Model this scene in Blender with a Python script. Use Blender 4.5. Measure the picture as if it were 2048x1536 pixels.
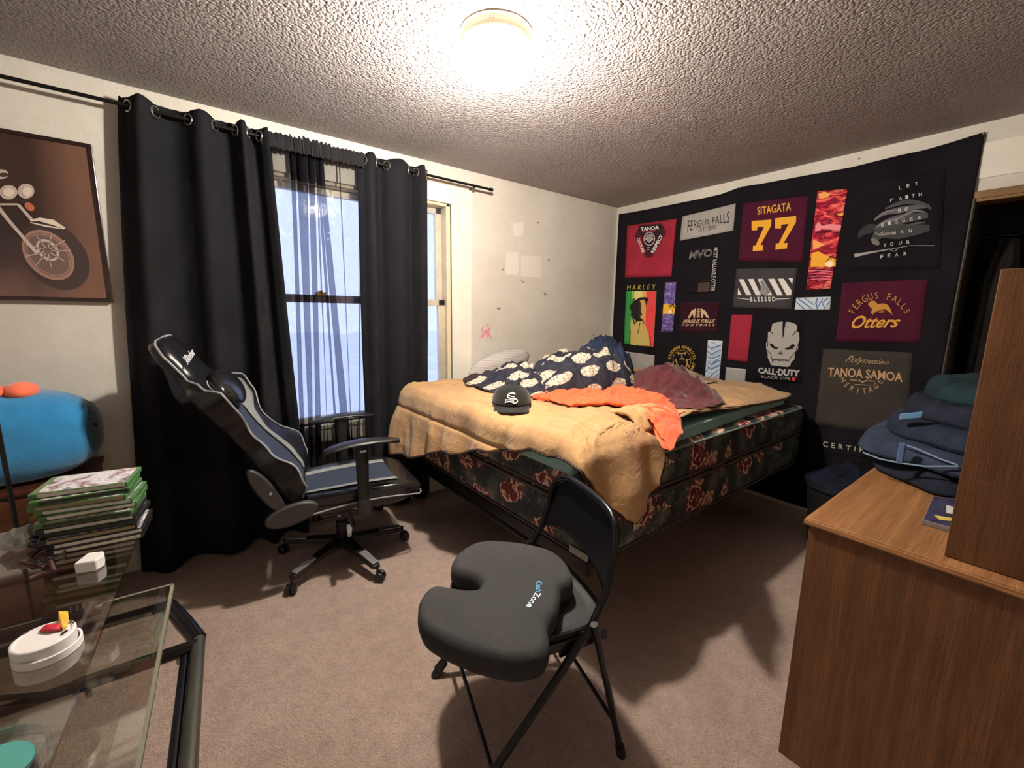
import bpy, math, random
from mathutils import Vector, Matrix, noise as mnoise
random.seed(7)
for o in list(bpy.data.objects): bpy.data.objects.remove(o)
SC = bpy.context.scene
COL = SC.collection
pi = math.pi
def rad(a): return a*pi/180

# ------------------------------------------------------------------ camera, world, exposure
CAMH = 1.385
FPX = 846.795
YAW, PITCH, ROLL = rad(52.54874), rad(9.44714), rad(-0.83946)
_cy, _sy, _cp, _sp = math.cos(YAW), math.sin(YAW), math.cos(PITCH), math.sin(PITCH)
FWD = Vector((_cy*_cp, _sy*_cp, -_sp))
_r = Vector((_sy, -_cy, 0)); _d = FWD.cross(_r)
RIGHT = _r*math.cos(ROLL) + _d*math.sin(ROLL)
DOWN = -_r*math.sin(ROLL) + _d*math.cos(ROLL)
cam_data = bpy.data.cameras.new('camera')
cam = bpy.data.objects.new('camera', cam_data); COL.objects.link(cam)
M3 = Matrix((RIGHT, -DOWN, -FWD)).transposed()
cam.matrix_world = Matrix.Translation((0, 0, CAMH)) @ M3.to_4x4()
cam_data.sensor_width = 36; cam_data.sensor_fit = 'HORIZONTAL'
cam_data.lens = FPX/2048*36
cam_data.clip_start = 0.02; cam_data.clip_end = 200
SC.camera = cam
vs = SC.view_settings
SC.display_settings.display_device = 'sRGB'
vs.view_transform = 'Standard'; vs.look = 'None'; vs.gamma = 1.0; vs.use_curve_mapping = False
vs.exposure = 1.75
LAMP = 6.5
BULB = 122.0      # watts of the bulb inside the bowl       # emission of the ceiling globe
W = bpy.data.worlds.new('world'); SC.world = W; W.use_nodes = True
bg = W.node_tree.nodes['Background']
bg.inputs[0].default_value = (0.47, 0.53, 0.84, 1); bg.inputs[1].default_value = 0.68

# room
XT, YW, ZC = 3.463, 2.862, 2.42
XL, YN = -1.70, -1.60

def ray(x, y):
    return RIGHT*((x-1024)/FPX) + DOWN*((y-768)/FPX) + FWD
def at(x, y, ax, val):
    d = ray(x, y); o = Vector((0, 0, CAMH)); t = (val-o[ax])/d[ax]
    return o + d*t

# ------------------------------------------------------------------ materials
def lin(c):
    r = []
    for v in c[:3]:
        v = v/255.0
        r.append(v/12.92 if v <= 0.04045 else ((v+0.055)/1.055)**2.4)
    return (r[0], r[1], r[2], 1)
class NT:
    def __init__(s, name):
        s.m = bpy.data.materials.new(name); s.m.use_nodes = True
        s.t = s.m.node_tree; s.n = s.t.nodes; s.l = s.t.links
        s.b = s.n['Principled BSDF']; s.out = s.n['Material Output']
        s.co = None
    def coord(s, kind='Object'):
        if s.co is None: s.co = s.n.new('ShaderNodeTexCoord')
        return s.co.outputs[kind]
    def mapping(s, scale=(1,1,1), rot=(0,0,0), loc=(0,0,0), src=None):
        m = s.n.new('ShaderNodeMapping'); m.inputs['Scale'].default_value = scale
        m.inputs['Rotation'].default_value = rot; m.inputs['Location'].default_value = loc
        s.l.new(src or s.coord(), m.inputs[0]); return m.outputs[0]
    def noise(s, scale, detail=3, rough=.5, src=None, dist=0.0):
        x = s.n.new('ShaderNodeTexNoise'); x.inputs['Scale'].default_value = scale
        x.inputs['Detail'].default_value = detail; x.inputs['Roughness'].default_value = rough
        x.inputs['Distortion'].default_value = dist
        s.l.new(src or s.coord(), x.inputs['Vector']); return x.outputs[0]
    def voro(s, scale, feature='F1', src=None, rnd=1.0, out='Distance', dim='3D'):
        x = s.n.new('ShaderNodeTexVoronoi'); x.feature = feature; x.voronoi_dimensions = dim
        x.inputs['Scale'].default_value = scale; x.inputs['Randomness'].default_value = rnd
        s.l.new(src or s.coord(), x.inputs['Vector']); return x.outputs[out]
    def wave(s, scale, dist=0, detail=2, src=None, typ='BANDS', dirn='X', dscale=1.0):
        x = s.n.new('ShaderNodeTexWave'); x.wave_type = typ; x.inputs['Scale'].default_value = scale
        if typ == 'BANDS': x.bands_direction = dirn
        x.inputs['Distortion'].default_value = dist; x.inputs['Detail'].default_value = detail
        x.inputs['Detail Scale'].default_value = dscale
        s.l.new(src or s.coord(), x.inputs['Vector']); return x.outputs[1]
    def ramp(s, fac, stops, interp='LINEAR'):
        x = s.n.new('ShaderNodeValToRGB'); cr = x.color_ramp; cr.interpolation = interp
        while len(cr.elements) < len(stops): cr.elements.new(0.5)
        for e, (p, c) in zip(cr.elements, stops):
            e.position = p; e.color = c if len(c) == 4 else (*c, 1)
        s.l.new(fac, x.inputs[0]); return x.outputs[0]
    def mix(s, fac, a, b, mode='MIX'):
        x = s.n.new('ShaderNodeMix'); x.data_type = 'RGBA'; x.blend_type = mode
        for sock, v in ((x.inputs[0], fac), (x.inputs[6], a), (x.inputs[7], b)):
            if isinstance(v, (int, float)): sock.default_value = v
            elif isinstance(v, tuple): sock.default_value = v
            else: s.l.new(v, sock)
        return x.outputs[2]
    def math(s, op, a, b=0.0, clamp=False):
        x = s.n.new('ShaderNodeMath'); x.operation = op; x.use_clamp = clamp
        for i, v in enumerate((a, b)):
            if isinstance(v, (int, float)): x.inputs[i].default_value = v
            else: s.l.new(v, x.inputs[i])
        return x.outputs[0]
    def col(s, v):
        if isinstance(v, tuple): s.b.inputs['Base Color'].default_value = v
        else: s.l.new(v, s.b.inputs['Base Color'])
    def bump(s, h, dist=0.002, strength=1.0, prev=None):
        x = s.n.new('ShaderNodeBump'); x.inputs['Distance'].default_value = dist
        x.inputs['Strength'].default_value = strength
        s.l.new(h, x.inputs['Height'])
        if prev is not None: s.l.new(prev, x.inputs['Normal'])
        s.l.new(x.outputs[0], s.b.inputs['Normal']); return x.outputs[0]
    def set(s, **k):
        for a, v in k.items():
            key = {'rough':'Roughness','metal':'Metallic','spec':'Specular IOR Level','sheen':'Sheen Weight','coat':'Coat Weight','trans':'Transmission Weight','ior':'IOR','alpha':'Alpha','coatr':'Coat Roughness'}[a]
            s.b.inputs[key].default_value = v
        return s
MATS = {}
def simple(name, c, rough=.6, metal=0.0, var=0.0, vscale=8, bump=0.0, bscale=200, coat=0.0, spec=.5, sheen=0.0):
    if name in MATS: return MATS[name]
    n = NT(name); base = lin(c)
    if var:
        dk = tuple(v*(1-var) for v in base[:3])+(1,); lt = tuple(min(1, v*(1+var)) for v in base[:3])+(1,)
        n.col(n.ramp(n.noise(vscale, 4), [(.3, dk), (.7, lt)]))
    else: n.col(base)
    n.set(rough=rough, metal=metal, coat=coat, spec=spec, sheen=sheen)
    if bump: n.bump(n.noise(bscale, 3), bump)
    MATS[name] = n.m; return n.m

def m_wall():
    n = NT('wall_paint')
    a = n.noise(1.3, 4, .6); b = n.noise(14, 5, .6)
    c = n.ramp(a, [(.3, lin((200, 194, 182))), (.7, lin((218, 213, 204)))])
    c = n.mix(n.math('MULTIPLY', n.ramp(b, [(.45, (0,0,0,1)), (.75, (1,1,1,1))]), .25), c, lin((190, 178, 160)))
    n.col(c); n.set(rough=.55); n.bump(n.noise(90, 4, .6), .0012); return n.m
def m_ceiling():
    n = NT('popcorn_ceiling')
    v = n.voro(88, src=n.mapping((1, 1, .3))); f = n.noise(260, 2, .6); g = n.noise(30, 3, .6); v = n.math('MULTIPLY', v, v)
    h = n.math('ADD', n.math('ADD', n.math('MULTIPLY', n.math('SUBTRACT', 1.0, v), 1.0), n.math('MULTIPLY', f, .45)), n.math('MULTIPLY', g, .5))
    n.col(n.ramp(n.noise(2, 3), [(.3, lin((172, 165, 164))), (.7, lin((184, 177, 176)))]))
    n.set(rough=.9, spec=.2); n.bump(h, .0105, 1.0); return n.m
def m_carpet():
    n = NT('carpet')
    a = n.noise(260, 3, .7); b = n.noise(22, 4, .6); c3 = n.noise(3, 3, .5)
    c = n.ramp(a, [(.3, lin((156, 129, 116))), (.7, lin((232, 204, 188)))])
    c = n.mix(.35, c, n.ramp(b, [(.35, lin((180, 151, 137))), (.65, lin((222, 194, 178)))]))
    c = n.mix(n.math('MULTIPLY', n.ramp(c3, [(.5, (0,0,0,1)), (.75, (1,1,1,1))]), .25), c, lin((130, 106, 90)))
    n.col(c); n.set(rough=.95, spec=.1, sheen=.2)
    n.bump(n.math('ADD', n.math('MULTIPLY', a, .8), n.math('ADD', n.math('MULTIPLY', n.noise(75, 4, .6, dist=.8), 1.6), n.math('MULTIPLY', b, .6))), .010, 1.0); return n.m
def m_wood(name, dark, light, rot=(0,0,0), scale=1.0, axis='X', rough=.42):
    n = NT(name)
    sc = {'Z': (34, 34, 1.1), 'Y': (34, 1.1, 34), 'X': (1.1, 34, 34)}[axis]
    mp = n.mapping(tuple(v*scale for v in sc), rot)
    w = n.noise(1.0, 5, .65, mp, .9)
    f = n.noise(9.0, 3, .7, n.mapping(tuple(v*scale*1.6 if v > 2 else v for v in sc), rot))
    c = n.ramp(w, [(.28, lin(dark)), (.5, lin(tuple((a+b)/2 for a, b in zip(dark, light)))), (.72, lin(light))])
    c = n.mix(n.math('MULTIPLY', n.ramp(f, [(.4, (1,1,1,1)), (.6, (0,0,0,1))]), .45), c, lin(tuple(v*.62 for v in dark)))
    n.col(c); n.set(rough=rough, spec=.4); n.bump(f, .0006); return n.m
def m_floral(name='floral_ticking', k=1.0):
    n = NT(name)
    co = n.coord()
    wob = n.n.new('ShaderNodeVectorMath'); wob.operation = 'MULTIPLY_ADD'
    nz = n.n.new('ShaderNodeTexNoise'); nz.inputs['Scale'].default_value = 9
    n.l.new(co, nz.inputs['Vector']); n.l.new(nz.outputs[1], wob.inputs[0])
    wob.inputs[1].default_value = (.07, .07, .07); n.l.new(co, wob.inputs[2])
    src = wob.outputs[0]
    v = n.n.new('ShaderNodeTexVoronoi'); v.inputs['Scale'].default_value = 7.2; n.l.new(src, v.inputs['Vector'])
    d = v.outputs['Distance']; sepc = n.n.new('ShaderNodeSeparateColor'); n.l.new(v.outputs['Color'], sepc.inputs[0])
    base = n.ramp(n.noise(7, 6, .65), [(.3, lin((36, 40, 42))), (.48, lin((58, 66, 66))), (.62, lin((96, 102, 98))), (.76, lin((146, 146, 134)))])
    cluster = n.ramp(n.noise(2.6, 2, .4), [(.28, (0,0,0,1)), (.36, (1,1,1,1))])
    inside = n.ramp(n.math('ADD', d, n.math('MULTIPLY', n.noise(24, 3), .35)), [(.80, (1,1,1,1)), (.90, (0,0,0,1))])
    sel = n.math('MULTIPLY', n.math('MULTIPLY', inside, cluster), n.math('GREATER_THAN', sepc.outputs[0], .42))
    pet = n.math('SINE', n.math('ADD', n.math('MULTIPLY', d, 15), n.math('MULTIPLY', n.noise(17, 5, .6), 26)))
    petc = n.ramp(pet, [(.0, lin((108, 46, 46))), (.3, lin((160, 84, 78))), (.55, lin((200, 140, 126))), (1.0, lin((228, 206, 190)))])
    petw = n.ramp(pet, [(.0, lin((120, 78, 62))), (.5, lin((190, 140, 120))), (1.0, lin((226, 206, 184)))])
    petm = n.mix(n.math('GREATER_THAN', sepc.outputs[1], .58), petc, petw)
    c = n.mix(sel, base, petm)
    small = n.ramp(n.voro(30, src=src), [(.22, (1,1,1,1)), (.32, (0,0,0,1))])
    c = n.mix(n.math('MULTIPLY', n.math('MULTIPLY', small, n.ramp(n.noise(4, 2), [(.52, (0,0,0,1)), (.6, (1,1,1,1))])), .35), c, lin((170, 140, 112)))
    n.col(c); n.set(rough=.75, spec=.25); n.bump(n.noise(30, 3), .002); return n.m
def m_medallion():
    n = NT('navy_medallion_cotton')
    uv = n.coord('UV')
    v = n.n.new('ShaderNodeTexVoronoi'); v.voronoi_dimensions = '2D'; v.inputs['Scale'].default_value = 4.7
    v.inputs['Randomness'].default_value = .22
    nz = n.n.new('ShaderNodeTexNoise'); nz.inputs['Scale'].default_value = 30; n.l.new(uv, nz.inputs['Vector'])
    wob = n.n.new('ShaderNodeVectorMath'); wob.operation = 'MULTIPLY_ADD'
    n.l.new(nz.outputs[1], wob.inputs[0]); wob.inputs[1].default_value = (.045, .045, 0); n.l.new(uv, wob.inputs[2])
    n.l.new(wob.outputs[0], v.inputs['Vector'])
    d = v.outputs['Distance']
    m = n.ramp(d, [(.33, (1,1,1,1)), (.35, (0,0,0,1))])
    vein = n.ramp(n.voro(30, 'DISTANCE_TO_EDGE', uv, dim='2D'), [(.02, (.0,.0,.0,1)), (.085, (1,1,1,1))])
    fl = n.mix(vein, lin((84, 68, 60)), lin((204, 192, 174)))
    base = n.ramp(n.noise(40, 3), [(.3, lin((36, 37, 48))), (.7, lin((50, 51, 62)))])
    n.col(n.mix(m, base, fl)); n.set(rough=.85, spec=.2); n.bump(n.noise(11, 4, .6, dist=1.0), .016); return n.m
def m_cloth(name, c, wr=.006, wscale=14, var=.15, rough=.85, sheen=.2):
    n = NT(name); b = lin(c)
    dk = tuple(v*(1-var) for v in b[:3])+(1,); lt = tuple(min(1, v*(1+var)) for v in b[:3])+(1,)
    n.col(n.ramp(n.noise(5, 3), [(.3, dk), (.7, lt)])); n.set(rough=rough, spec=.2, sheen=sheen)
    p = n.bump(n.noise(wscale, 4, .6, dist=.6), wr); n.bump(n.noise(500, 2), .0006, 1, p); return n.m
def m_denim(name, c):
    n = NT(name); b = lin(c); lt = tuple(min(1, v*1.9) for v in b[:3])+(1,)
    n.col(n.mix(n.ramp(n.noise(9, 4, .7), [(.4, (0,0,0,1)), (.75, (1,1,1,1))]), b, lt))
    n.set(rough=.9, spec=.15); p = n.bump(n.noise(14, 4, .6, dist=.8), .008); n.bump(n.wave(420, 0, 0), .0004, 1, p); return n.m
def m_plaid():
    n = NT('plaid_cotton')
    uv = n.coord('UV')
    a = n.ramp(n.wave(26, 1.2, 2, n.mapping((1, .4, 1), src=uv)), [(.72, (0,0,0,1)), (.85, (1,1,1,1))])
    b = n.ramp(n.wave(9, 1.2, 2, n.mapping((.4, 1, 1), src=uv), dirn='Y'), [(.8, (0,0,0,1)), (.9, (1,1,1,1))])
    c = n.mix(n.math('MULTIPLY', n.math('MAXIMUM', a, b), .7), lin((206, 198, 192)), lin((70, 62, 72)))
    n.col(c); n.set(rough=.85); n.bump(n.noise(16, 3), .006); return n.m
def m_sheer():
    n = NT('sheer_voile')
    tr = n.n.new('ShaderNodeBsdfTransparent'); tr.inputs[0].default_value = (1, 1, 1, 1)
    n.col(lin((22, 22, 30))); n.set(rough=.8, spec=.1)
    sp = n.n.new('ShaderNodeSeparateXYZ'); n.l.new(n.coord(), sp.inputs[0])
    f = n.math('ADD', n.math('MULTIPLY', n.ramp(sp.outputs[2], [(.0, (0,0,0,1)), (1.0, (1,1,1,1))]), 0.0), n.math('MULTIPLY', n.noise(160, 2), .22))
    f = n.math('ADD', f, n.math('MULTIPLY', n.math('LESS_THAN', sp.outputs[2], .66), .5))
    f = n.math('ADD', f, n.math('MULTIPLY', n.math('GREATER_THAN', sp.outputs[2], 2.085), .42))
    su = n.n.new('ShaderNodeSeparateXYZ'); n.l.new(n.coord('UV'), su.inputs[0])
    f = n.math('ADD', f, n.math('MULTIPLY', su.outputs[0], n.math('MULTIPLY', n.math('ADD', n.noise(300, 2), .35), .42)), True)
    mx = n.n.new('ShaderNodeMixShader'); n.l.new(f, mx.inputs[0]); n.l.new(tr.outputs[0], mx.inputs[1]); n.l.new(n.b.outputs[0], mx.inputs[2])
    n.l.new(mx.outputs[0], n.out.inputs[0]); return n.m
def m_glass(name, tint=(.93, .97, .95), opac=.12, rough=.02, film=False):
    n = NT(name)
    tr = n.n.new('ShaderNodeBsdfTransparent'); tr.inputs[0].default_value = (*tint, 1)
    gl = n.n.new('ShaderNodeBsdfGlossy'); gl.inputs['Roughness'].default_value = rough; gl.inputs[0].default_value = (.05, .05, .06, 1) if film else (1, 1, 1, 1)
    fr = n.n.new('ShaderNodeFresnel'); fr.inputs[0].default_value = 1.5
    mx = n.n.new('ShaderNodeMixShader')
    fac = n.math('ADD', n.math('MULTIPLY', fr.outputs[0], .34), opac*.3, True)
    n.l.new(fac, mx.inputs[0]); n.l.new(tr.outputs[0], mx.inputs[1]); n.l.new(gl.outputs[0], mx.inputs[2])
    if film:
        bp = n.n.new('ShaderNodeBump'); bp.inputs['Distance'].default_value = .01
        n.l.new(n.noise(9, 2, .5, dist=.8), bp.inputs['Height']); n.l.new(bp.outputs[0], gl.inputs['Normal'])
        tl = n.n.new('ShaderNodeBsdfTranslucent'); tl.inputs[0].default_value = (.9, .92, 1, 1); n.l.new(bp.outputs[0], tl.inputs['Normal'])
        m2 = n.n.new('ShaderNodeMixShader')
        n.l.new(n.ramp(n.noise(7, 4, .6, dist=2.0), [(.4, (.05,)*3+(1,)), (.6, (.22,)*3+(1,))]), m2.inputs[0])
        n.l.new(mx.outputs[0], m2.inputs[1]); n.l.new(tl.outputs[0], m2.inputs[2]); n.l.new(m2.outputs[0], n.out.inputs[0])
    else: n.l.new(mx.outputs[0], n.out.inputs[0])
    return n.m
def m_emit(name, c, s):
    n = NT(name); tr = n.n.new('ShaderNodeBsdfTransparent'); tr.inputs[0].default_value = (1, .97, .92, 1); mx = n.n.new('ShaderNodeMixShader'); mx.inputs[0].default_value = .6
    n.l.new(tr.outputs[0], mx.inputs[1]); n.l.new(n.b.outputs[0], mx.inputs[2]); n.l.new(mx.outputs[0], n.out.inputs[0]); n.col((.9, .9, .9, 1)); n.b.inputs['Emission Color'].default_value = c; n.b.inputs['Emission Strength'].default_value = s; return n.m
def m_sunset(name, pal, sc=18):
    n = NT(name)
    c = n.ramp(n.noise(1.0, 4, .65, n.mapping((sc, sc, sc*2.4)), .8), [(i/(len(pal)-1)*.5+.25, lin(p)) for i, p in enumerate(pal)])
    n.col(c); n.set(rough=.85, spec=.2); return n.m

# ------------------------------------------------------------------ geometry accumulator
ORI = {}
class Geo:
    def __init__(s): s.v = []; s.f = []; s.uv = None
    def add(s, vs, fs):
        k = len(s.v); s.v += [tuple(p) for p in vs]; s.f += [tuple(i+k for i in f) for f in fs]; return s
    def box(s, x0, x1, y0, y1, z0, z1, fn=None):
        vs = [(x, y, z) for z in (z0, z1) for y in (y0, y1) for x in (x0, x1)]
        if fn: vs = [fn(Vector(p)) for p in vs]
        return s.add(vs, [(0,2,3,1), (4,5,7,6), (0,1,5,4), (2,6,7,3), (0,4,6,2), (1,3,7,5)])
    def quadbar(s, a, b, w, h, up=(0,0,1)):
        a = Vector(a); b = Vector(b); d = (b-a).normalized(); u = Vector(up); r = d.cross(u).normalized(); u = r.cross(d)
        vs = []
        for p in (a, b):
            for i, j in ((-1,-1), (1,-1), (1,1), (-1,1)): vs.append(p+r*w/2*i+u*h/2*j)
        return s.add(vs, [(0,3,2,1), (4,5,6,7), (0,1,5,4), (1,2,6,5), (2,3,7,6), (3,0,4,7)])
    def tube(s, pts, r, seg=10, cap=True, closed=False, flat=1.0, up=None):
        pts = [Vector(p) for p in pts]; n = len(pts); rr = r if isinstance(r, (list, tuple)) else [r]*n
        vs = []; prev = None
        for i, p in enumerate(pts):
            if closed: t = pts[(i+1) % n]-pts[i-1]
            else: t = pts[min(i+1, n-1)]-pts[max(i-1, 0)]
            t.normalize()
            if prev is None:
                a = Vector(up) if up else (Vector((0,0,1)) if abs(t.z) < .9 else Vector((1,0,0)))
            else: a = prev
            u = (a-t*a.dot(t)).normalized(); prev = u; w = t.cross(u)
            for k in range(seg):
                q = 2*pi*k/seg; vs.append(p+u*(math.cos(q)*rr[i]*flat)+w*(math.sin(q)*rr[i]))
        fs = []
        m = n if closed else n-1
        for i in range(m):
            for k in range(seg):
                a0 = i*seg+k; a1 = i*seg+(k+1) % seg; b0 = ((i+1) % n)*seg+k; b1 = ((i+1) % n)*seg+(k+1) % seg
                fs.append((a0, a1, b1, b0))
        if cap and not closed:
            fs.append(tuple(range(seg))[::-1]); fs.append(tuple((n-1)*seg+k for k in range(seg)))
        return s.add(vs, fs)
    def lathe(s, prof, c=(0,0,0), ax=(0,0,1), seg=24):
        ax = Vector(ax).normalized(); a = Vector((1,0,0)) if abs(ax.x) < .9 else Vector((0,1,0))
        u = (a-ax*a.dot(ax)).normalized(); w = ax.cross(u); c = Vector(c); vs = []; fs = []
        for (r, h) in prof:
            for k in range(seg):
                q = 2*pi*k/seg; vs.append(c+ax*h+u*(r*math.cos(q))+w*(r*math.sin(q)))
        for i in range(len(prof)-1):
            for k in range(seg):
                fs.append((i*seg+k, i*seg+(k+1) % seg, (i+1)*seg+(k+1) % seg, (i+1)*seg+k))
        fs.append(tuple(range(seg))[::-1]); fs.append(tuple((len(prof)-1)*seg+k for k in range(seg)))
        return s.add(vs, fs)
    def grid(s, fn, nu, nv, cu=False, cv=False):
        vs = [fn(i/(nu if cu else nu-1), j/(nv if cv else nv-1)) for i in range(nu) for j in range(nv)]
        fs = []
        for i in range(nu if cu else nu-1):
            for j in range(nv if cv else nv-1):
                fs.append((i*nv+j, ((i+1) % nu)*nv+j, ((i+1) % nu)*nv+(j+1) % nv, i*nv+(j+1) % nv))
        return s.add(vs, fs)
    def prism(s, poly, fn0, fn1):
        n = len(poly); vs = [fn0(*p) for p in poly]+[fn1(*p) for p in poly]
        return s.add(vs, [tuple(range(n))[::-1], tuple(range(n, 2*n))]+[(i, (i+1) % n, (i+1) % n+n, i+n) for i in range(n)])
    def ell(s, c, r, nu=20, nv=12, fn=None):
        c = Vector(c); vs = []
        def f(a, b):
            th = 2*pi*a; ph = pi*(.001+.998*b)
            p = Vector((math.sin(ph)*math.cos(th)*r[0], math.sin(ph)*math.sin(th)*r[1], math.cos(ph)*r[2]))
            if fn: p = fn(p)
            return c+p
        return s.grid(f, nu, nv, cu=True)
    def build(s, name, mat, parent=None, smooth=True, bevel=0.0, solid=0.0, subsurf=0, origin=None, ang=40):
        if parent is not None: o0 = ORI[parent.name]
        elif origin is not None: o0 = Vector(origin)
        else:
            xs = [p[0] for p in s.v]; ys = [p[1] for p in s.v]; zs = [p[2] for p in s.v]
            o0 = Vector(((min(xs)+max(xs))/2, (min(ys)+max(ys))/2, min(zs)))
        me = bpy.data.meshes.new(name)
        me.from_pydata([(p[0]-o0.x, p[1]-o0.y, p[2]-o0.z) for p in s.v], [], s.f)
        me.materials.append(mat)
        if s.uv:
            ul = me.uv_layers.new(name='UVMap')
            for lp in me.loops: ul.data[lp.index].uv = s.uv[lp.vertex_index]
        if smooth:
            me.polygons.foreach_set('use_smooth', [True]*len(me.polygons))
        me.update()
        ob = bpy.data.objects.new(name, me); COL.objects.link(ob)
        if parent is not None: ob.parent = parent
        else: ob.location = o0
        ORI[ob.name] = o0
        if bevel:
            md = ob.modifiers.new('bevel', 'BEVEL'); md.width = bevel; md.segments = 2; md.limit_method = 'ANGLE'; md.angle_limit = rad(35)
            md.harden_normals = False
        if solid:
            md = ob.modifiers.new('solid', 'SOLIDIFY'); md.thickness = solid; md.offset = 0
        if subsurf:
            md = ob.modifiers.new('sub', 'SUBSURF'); md.levels = subsurf; md.render_levels = subsurf
        if smooth and not subsurf:
            try: me.set_sharp_from_angle(angle=rad(ang))
            except Exception: pass
        return ob
def thing(name, label, cat, loc, group=None):
    o = bpy.data.objects.new(name, None); COL.objects.link(o); o.location = loc; o.empty_display_size = .1
    ORI[o.name] = Vector(loc); tag(o, label, cat, group); return o
def tag(o, label=None, cat=None, group=None, kind=None):
    if label: o['label'] = label
    if cat: o['category'] = cat
    if group: o['group'] = group
    if kind: o['kind'] = kind
    return o
def struct(o): o['kind'] = 'structure'; return o
def part(g, name, mat, parent, label=None, **k):
    o = g.build(name, mat, parent, **k)
    if label: o['label'] = label
    return o
def nz(x, y, z=0.0, s=1.0): return mnoise.noise(Vector((x*s, y*s, z*s)))
def fbm(x, y, z=0.0, s=1.0, o=4): return mnoise.fractal(Vector((x*s, y*s, z*s)), .9, 2.1, o)
def ridge(x, y, z, s):
    return 1-abs(mnoise.noise(Vector((x*s, y*s, z*s))))*2
def wrk(x, y, s=0.0, k=1.0):
    x *= k; y *= k
    wx = x+.14*mnoise.noise(Vector((x*2.6, y*2.6, s))); wy = y+.14*mnoise.noise(Vector((x*2.6, y*2.6, s+9)))
    r1 = (1-abs(mnoise.noise(Vector((wx*5.5, wy*2.4, s+1)))))**4
    r2 = (1-abs(mnoise.noise(Vector((wx*3.5, wy*8.5, s+2)))))**5
    r3 = (1-abs(mnoise.noise(Vector((wx*13+wy*5, wy*9-wx*4, s+3)))))**4
    return r1*.45+r2*.4+r3*.22-.45
def lerp(a, b, t): return a+(b-a)*t
def interp(x, tab):
    if x <= tab[0][0]: return tab[0][1]
    for (a, va), (b, vb) in zip(tab, tab[1:]):
        if x <= b: return va+(vb-va)*(x-a)/(b-a)
    return tab[-1][1]
def sm(x, tab):
    if x <= tab[0][0]: return tab[0][1]
    for (a, va), (b, vb) in zip(tab, tab[1:]):
        if x <= b:
            t = (x-a)/(b-a); t = t*t*(3-2*t); return va+(vb-va)*t
    return tab[-1][1]
def text_mesh(txt, bold=0.0, extr=0.0, shear=0.0, spacing=1.0):
    c = bpy.data.curves.new('t', 'FONT'); c.body = txt; c.offset = bold; c.shear = shear; c.space_character = spacing
    c.resolution_u = 3; c.extrude = extr
    o = bpy.data.objects.new('t', c); COL.objects.link(o)
    dg = bpy.context.evaluated_depsgraph_get(); dg.update()
    me = bpy.data.meshes.new_from_object(o.evaluated_get(dg))
    vs = [tuple(v.co) for v in me.vertices]; fs = [tuple(p.vertices) for p in me.polygons]
    bpy.data.objects.remove(o); bpy.data.meshes.remove(me); bpy.data.curves.remove(c)
    x0 = min(v[0] for v in vs); x1 = max(v[0] for v in vs); y0 = min(v[1] for v in vs); y1 = max(v[1] for v in vs)
    return [((v[0]-x0)/(x1-x0), (v[1]-y0)/(y1-y0)) for v in vs], fs, (x1-x0)/(y1-y0)
def quadmap(q):     # TL,TR,BR,BL vectors -> (a, b) with b=0 at the bottom
    TL, TR, BR, BL = [Vector(p) for p in q]
    return lambda a, b: (TL*(1-a)+TR*a)*b+(BL*(1-a)+BR*a)*(1-b)
# ------------------------------------------------------------------ room shell
WALL = m_wall(); CEIL = m_ceiling(); CARPET = m_carpet()
WHITE = simple('white_gloss_paint', (226, 221, 208), .4, var=.05)
CREAM = simple('cream_sash_paint', (214, 200, 168), .45, var=.08)
BLACKM = simple('black_metal', (18, 17, 18), .35, .3)
BLACKP = simple('black_plastic', (24, 24, 26), .42)
g = Geo(); g.box(XL, XT+.12, YN, YW+.12, -.06, 0); struct(g.build('floor', CARPET, smooth=False))
g = Geo(); g.box(XL, XT+.12, YN, YW+.12, ZC, ZC+.08); struct(g.build('ceiling', CEIL, smooth=False))
# window wall with an opening
WX0, WX1, WZ0, WZ1 = .36, 1.60, .66, 2.16
g = Geo(); T_ = .14
g.box(XL, WX0, YW, YW+T_, 0, ZC); g.box(WX1, XT+.12, YW, YW+T_, 0, ZC)
g.box(WX0, WX1, YW, YW+T_, 0, WZ0); g.box(WX0, WX1, YW, YW+T_, WZ1, ZC)
wl = struct(g.build('wall_left', WALL, smooth=False))
# small scuffs, the patched squares and the crayon scribble on this wall
def wall_mark(pxs, mat, d=.0012):
    g = Geo(); ps = [at(x, y, 1, YW-.001) for x, y in pxs]
    g.prism([(i,) for i in range(len(ps))], lambda i: ps[i], lambda i: ps[i]+Vector((0, -d, 0)))
    return part(g, 'paint_mark', mat, wl, smooth=False)
PATCHP = simple('touched_up_paint', (224, 220, 210), .6); SCUFF = simple('scuff', (120, 118, 118), .8); PINK = simple('pink_crayon', (232, 128, 146), .8)
for q in ([(1012,505),(1038,504),(1037,550),(1011,549)], [(1042,511),(1083,513),(1082,555),(1042,553)], [(1026,448),(1047,444),(1046,470),(1028,474)]):
    wall_mark(q, PATCHP)
for q in ([(1086,586),(1089,585),(1093,589),(1091,591)], [(1042,560),(1048,564),(1047,566),(1042,562)], [(1004,538),(1008,538),(1008,541),(1004,541)], [(994,615),(1001,616),(1000,619),(994,618)],
          [(1096,518),(1099,519),(1099,522),(1096,521)], [(1074,444),(1077,444),(1077,447),(1074,447)], [(1186,667),(1188,667),(1188,671),(1186,671)], [(920,676),(926,680),(921,682),(919,680)]):
    wall_mark(q, SCUFF)
cr = [(959,678),(963,668),(962,660),(966,664),(968,652),(971,660),(972,648),(975,662),(979,657),(978,670),(985,679),(977,672),(973,676),(968,671),(964,675)]
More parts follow.
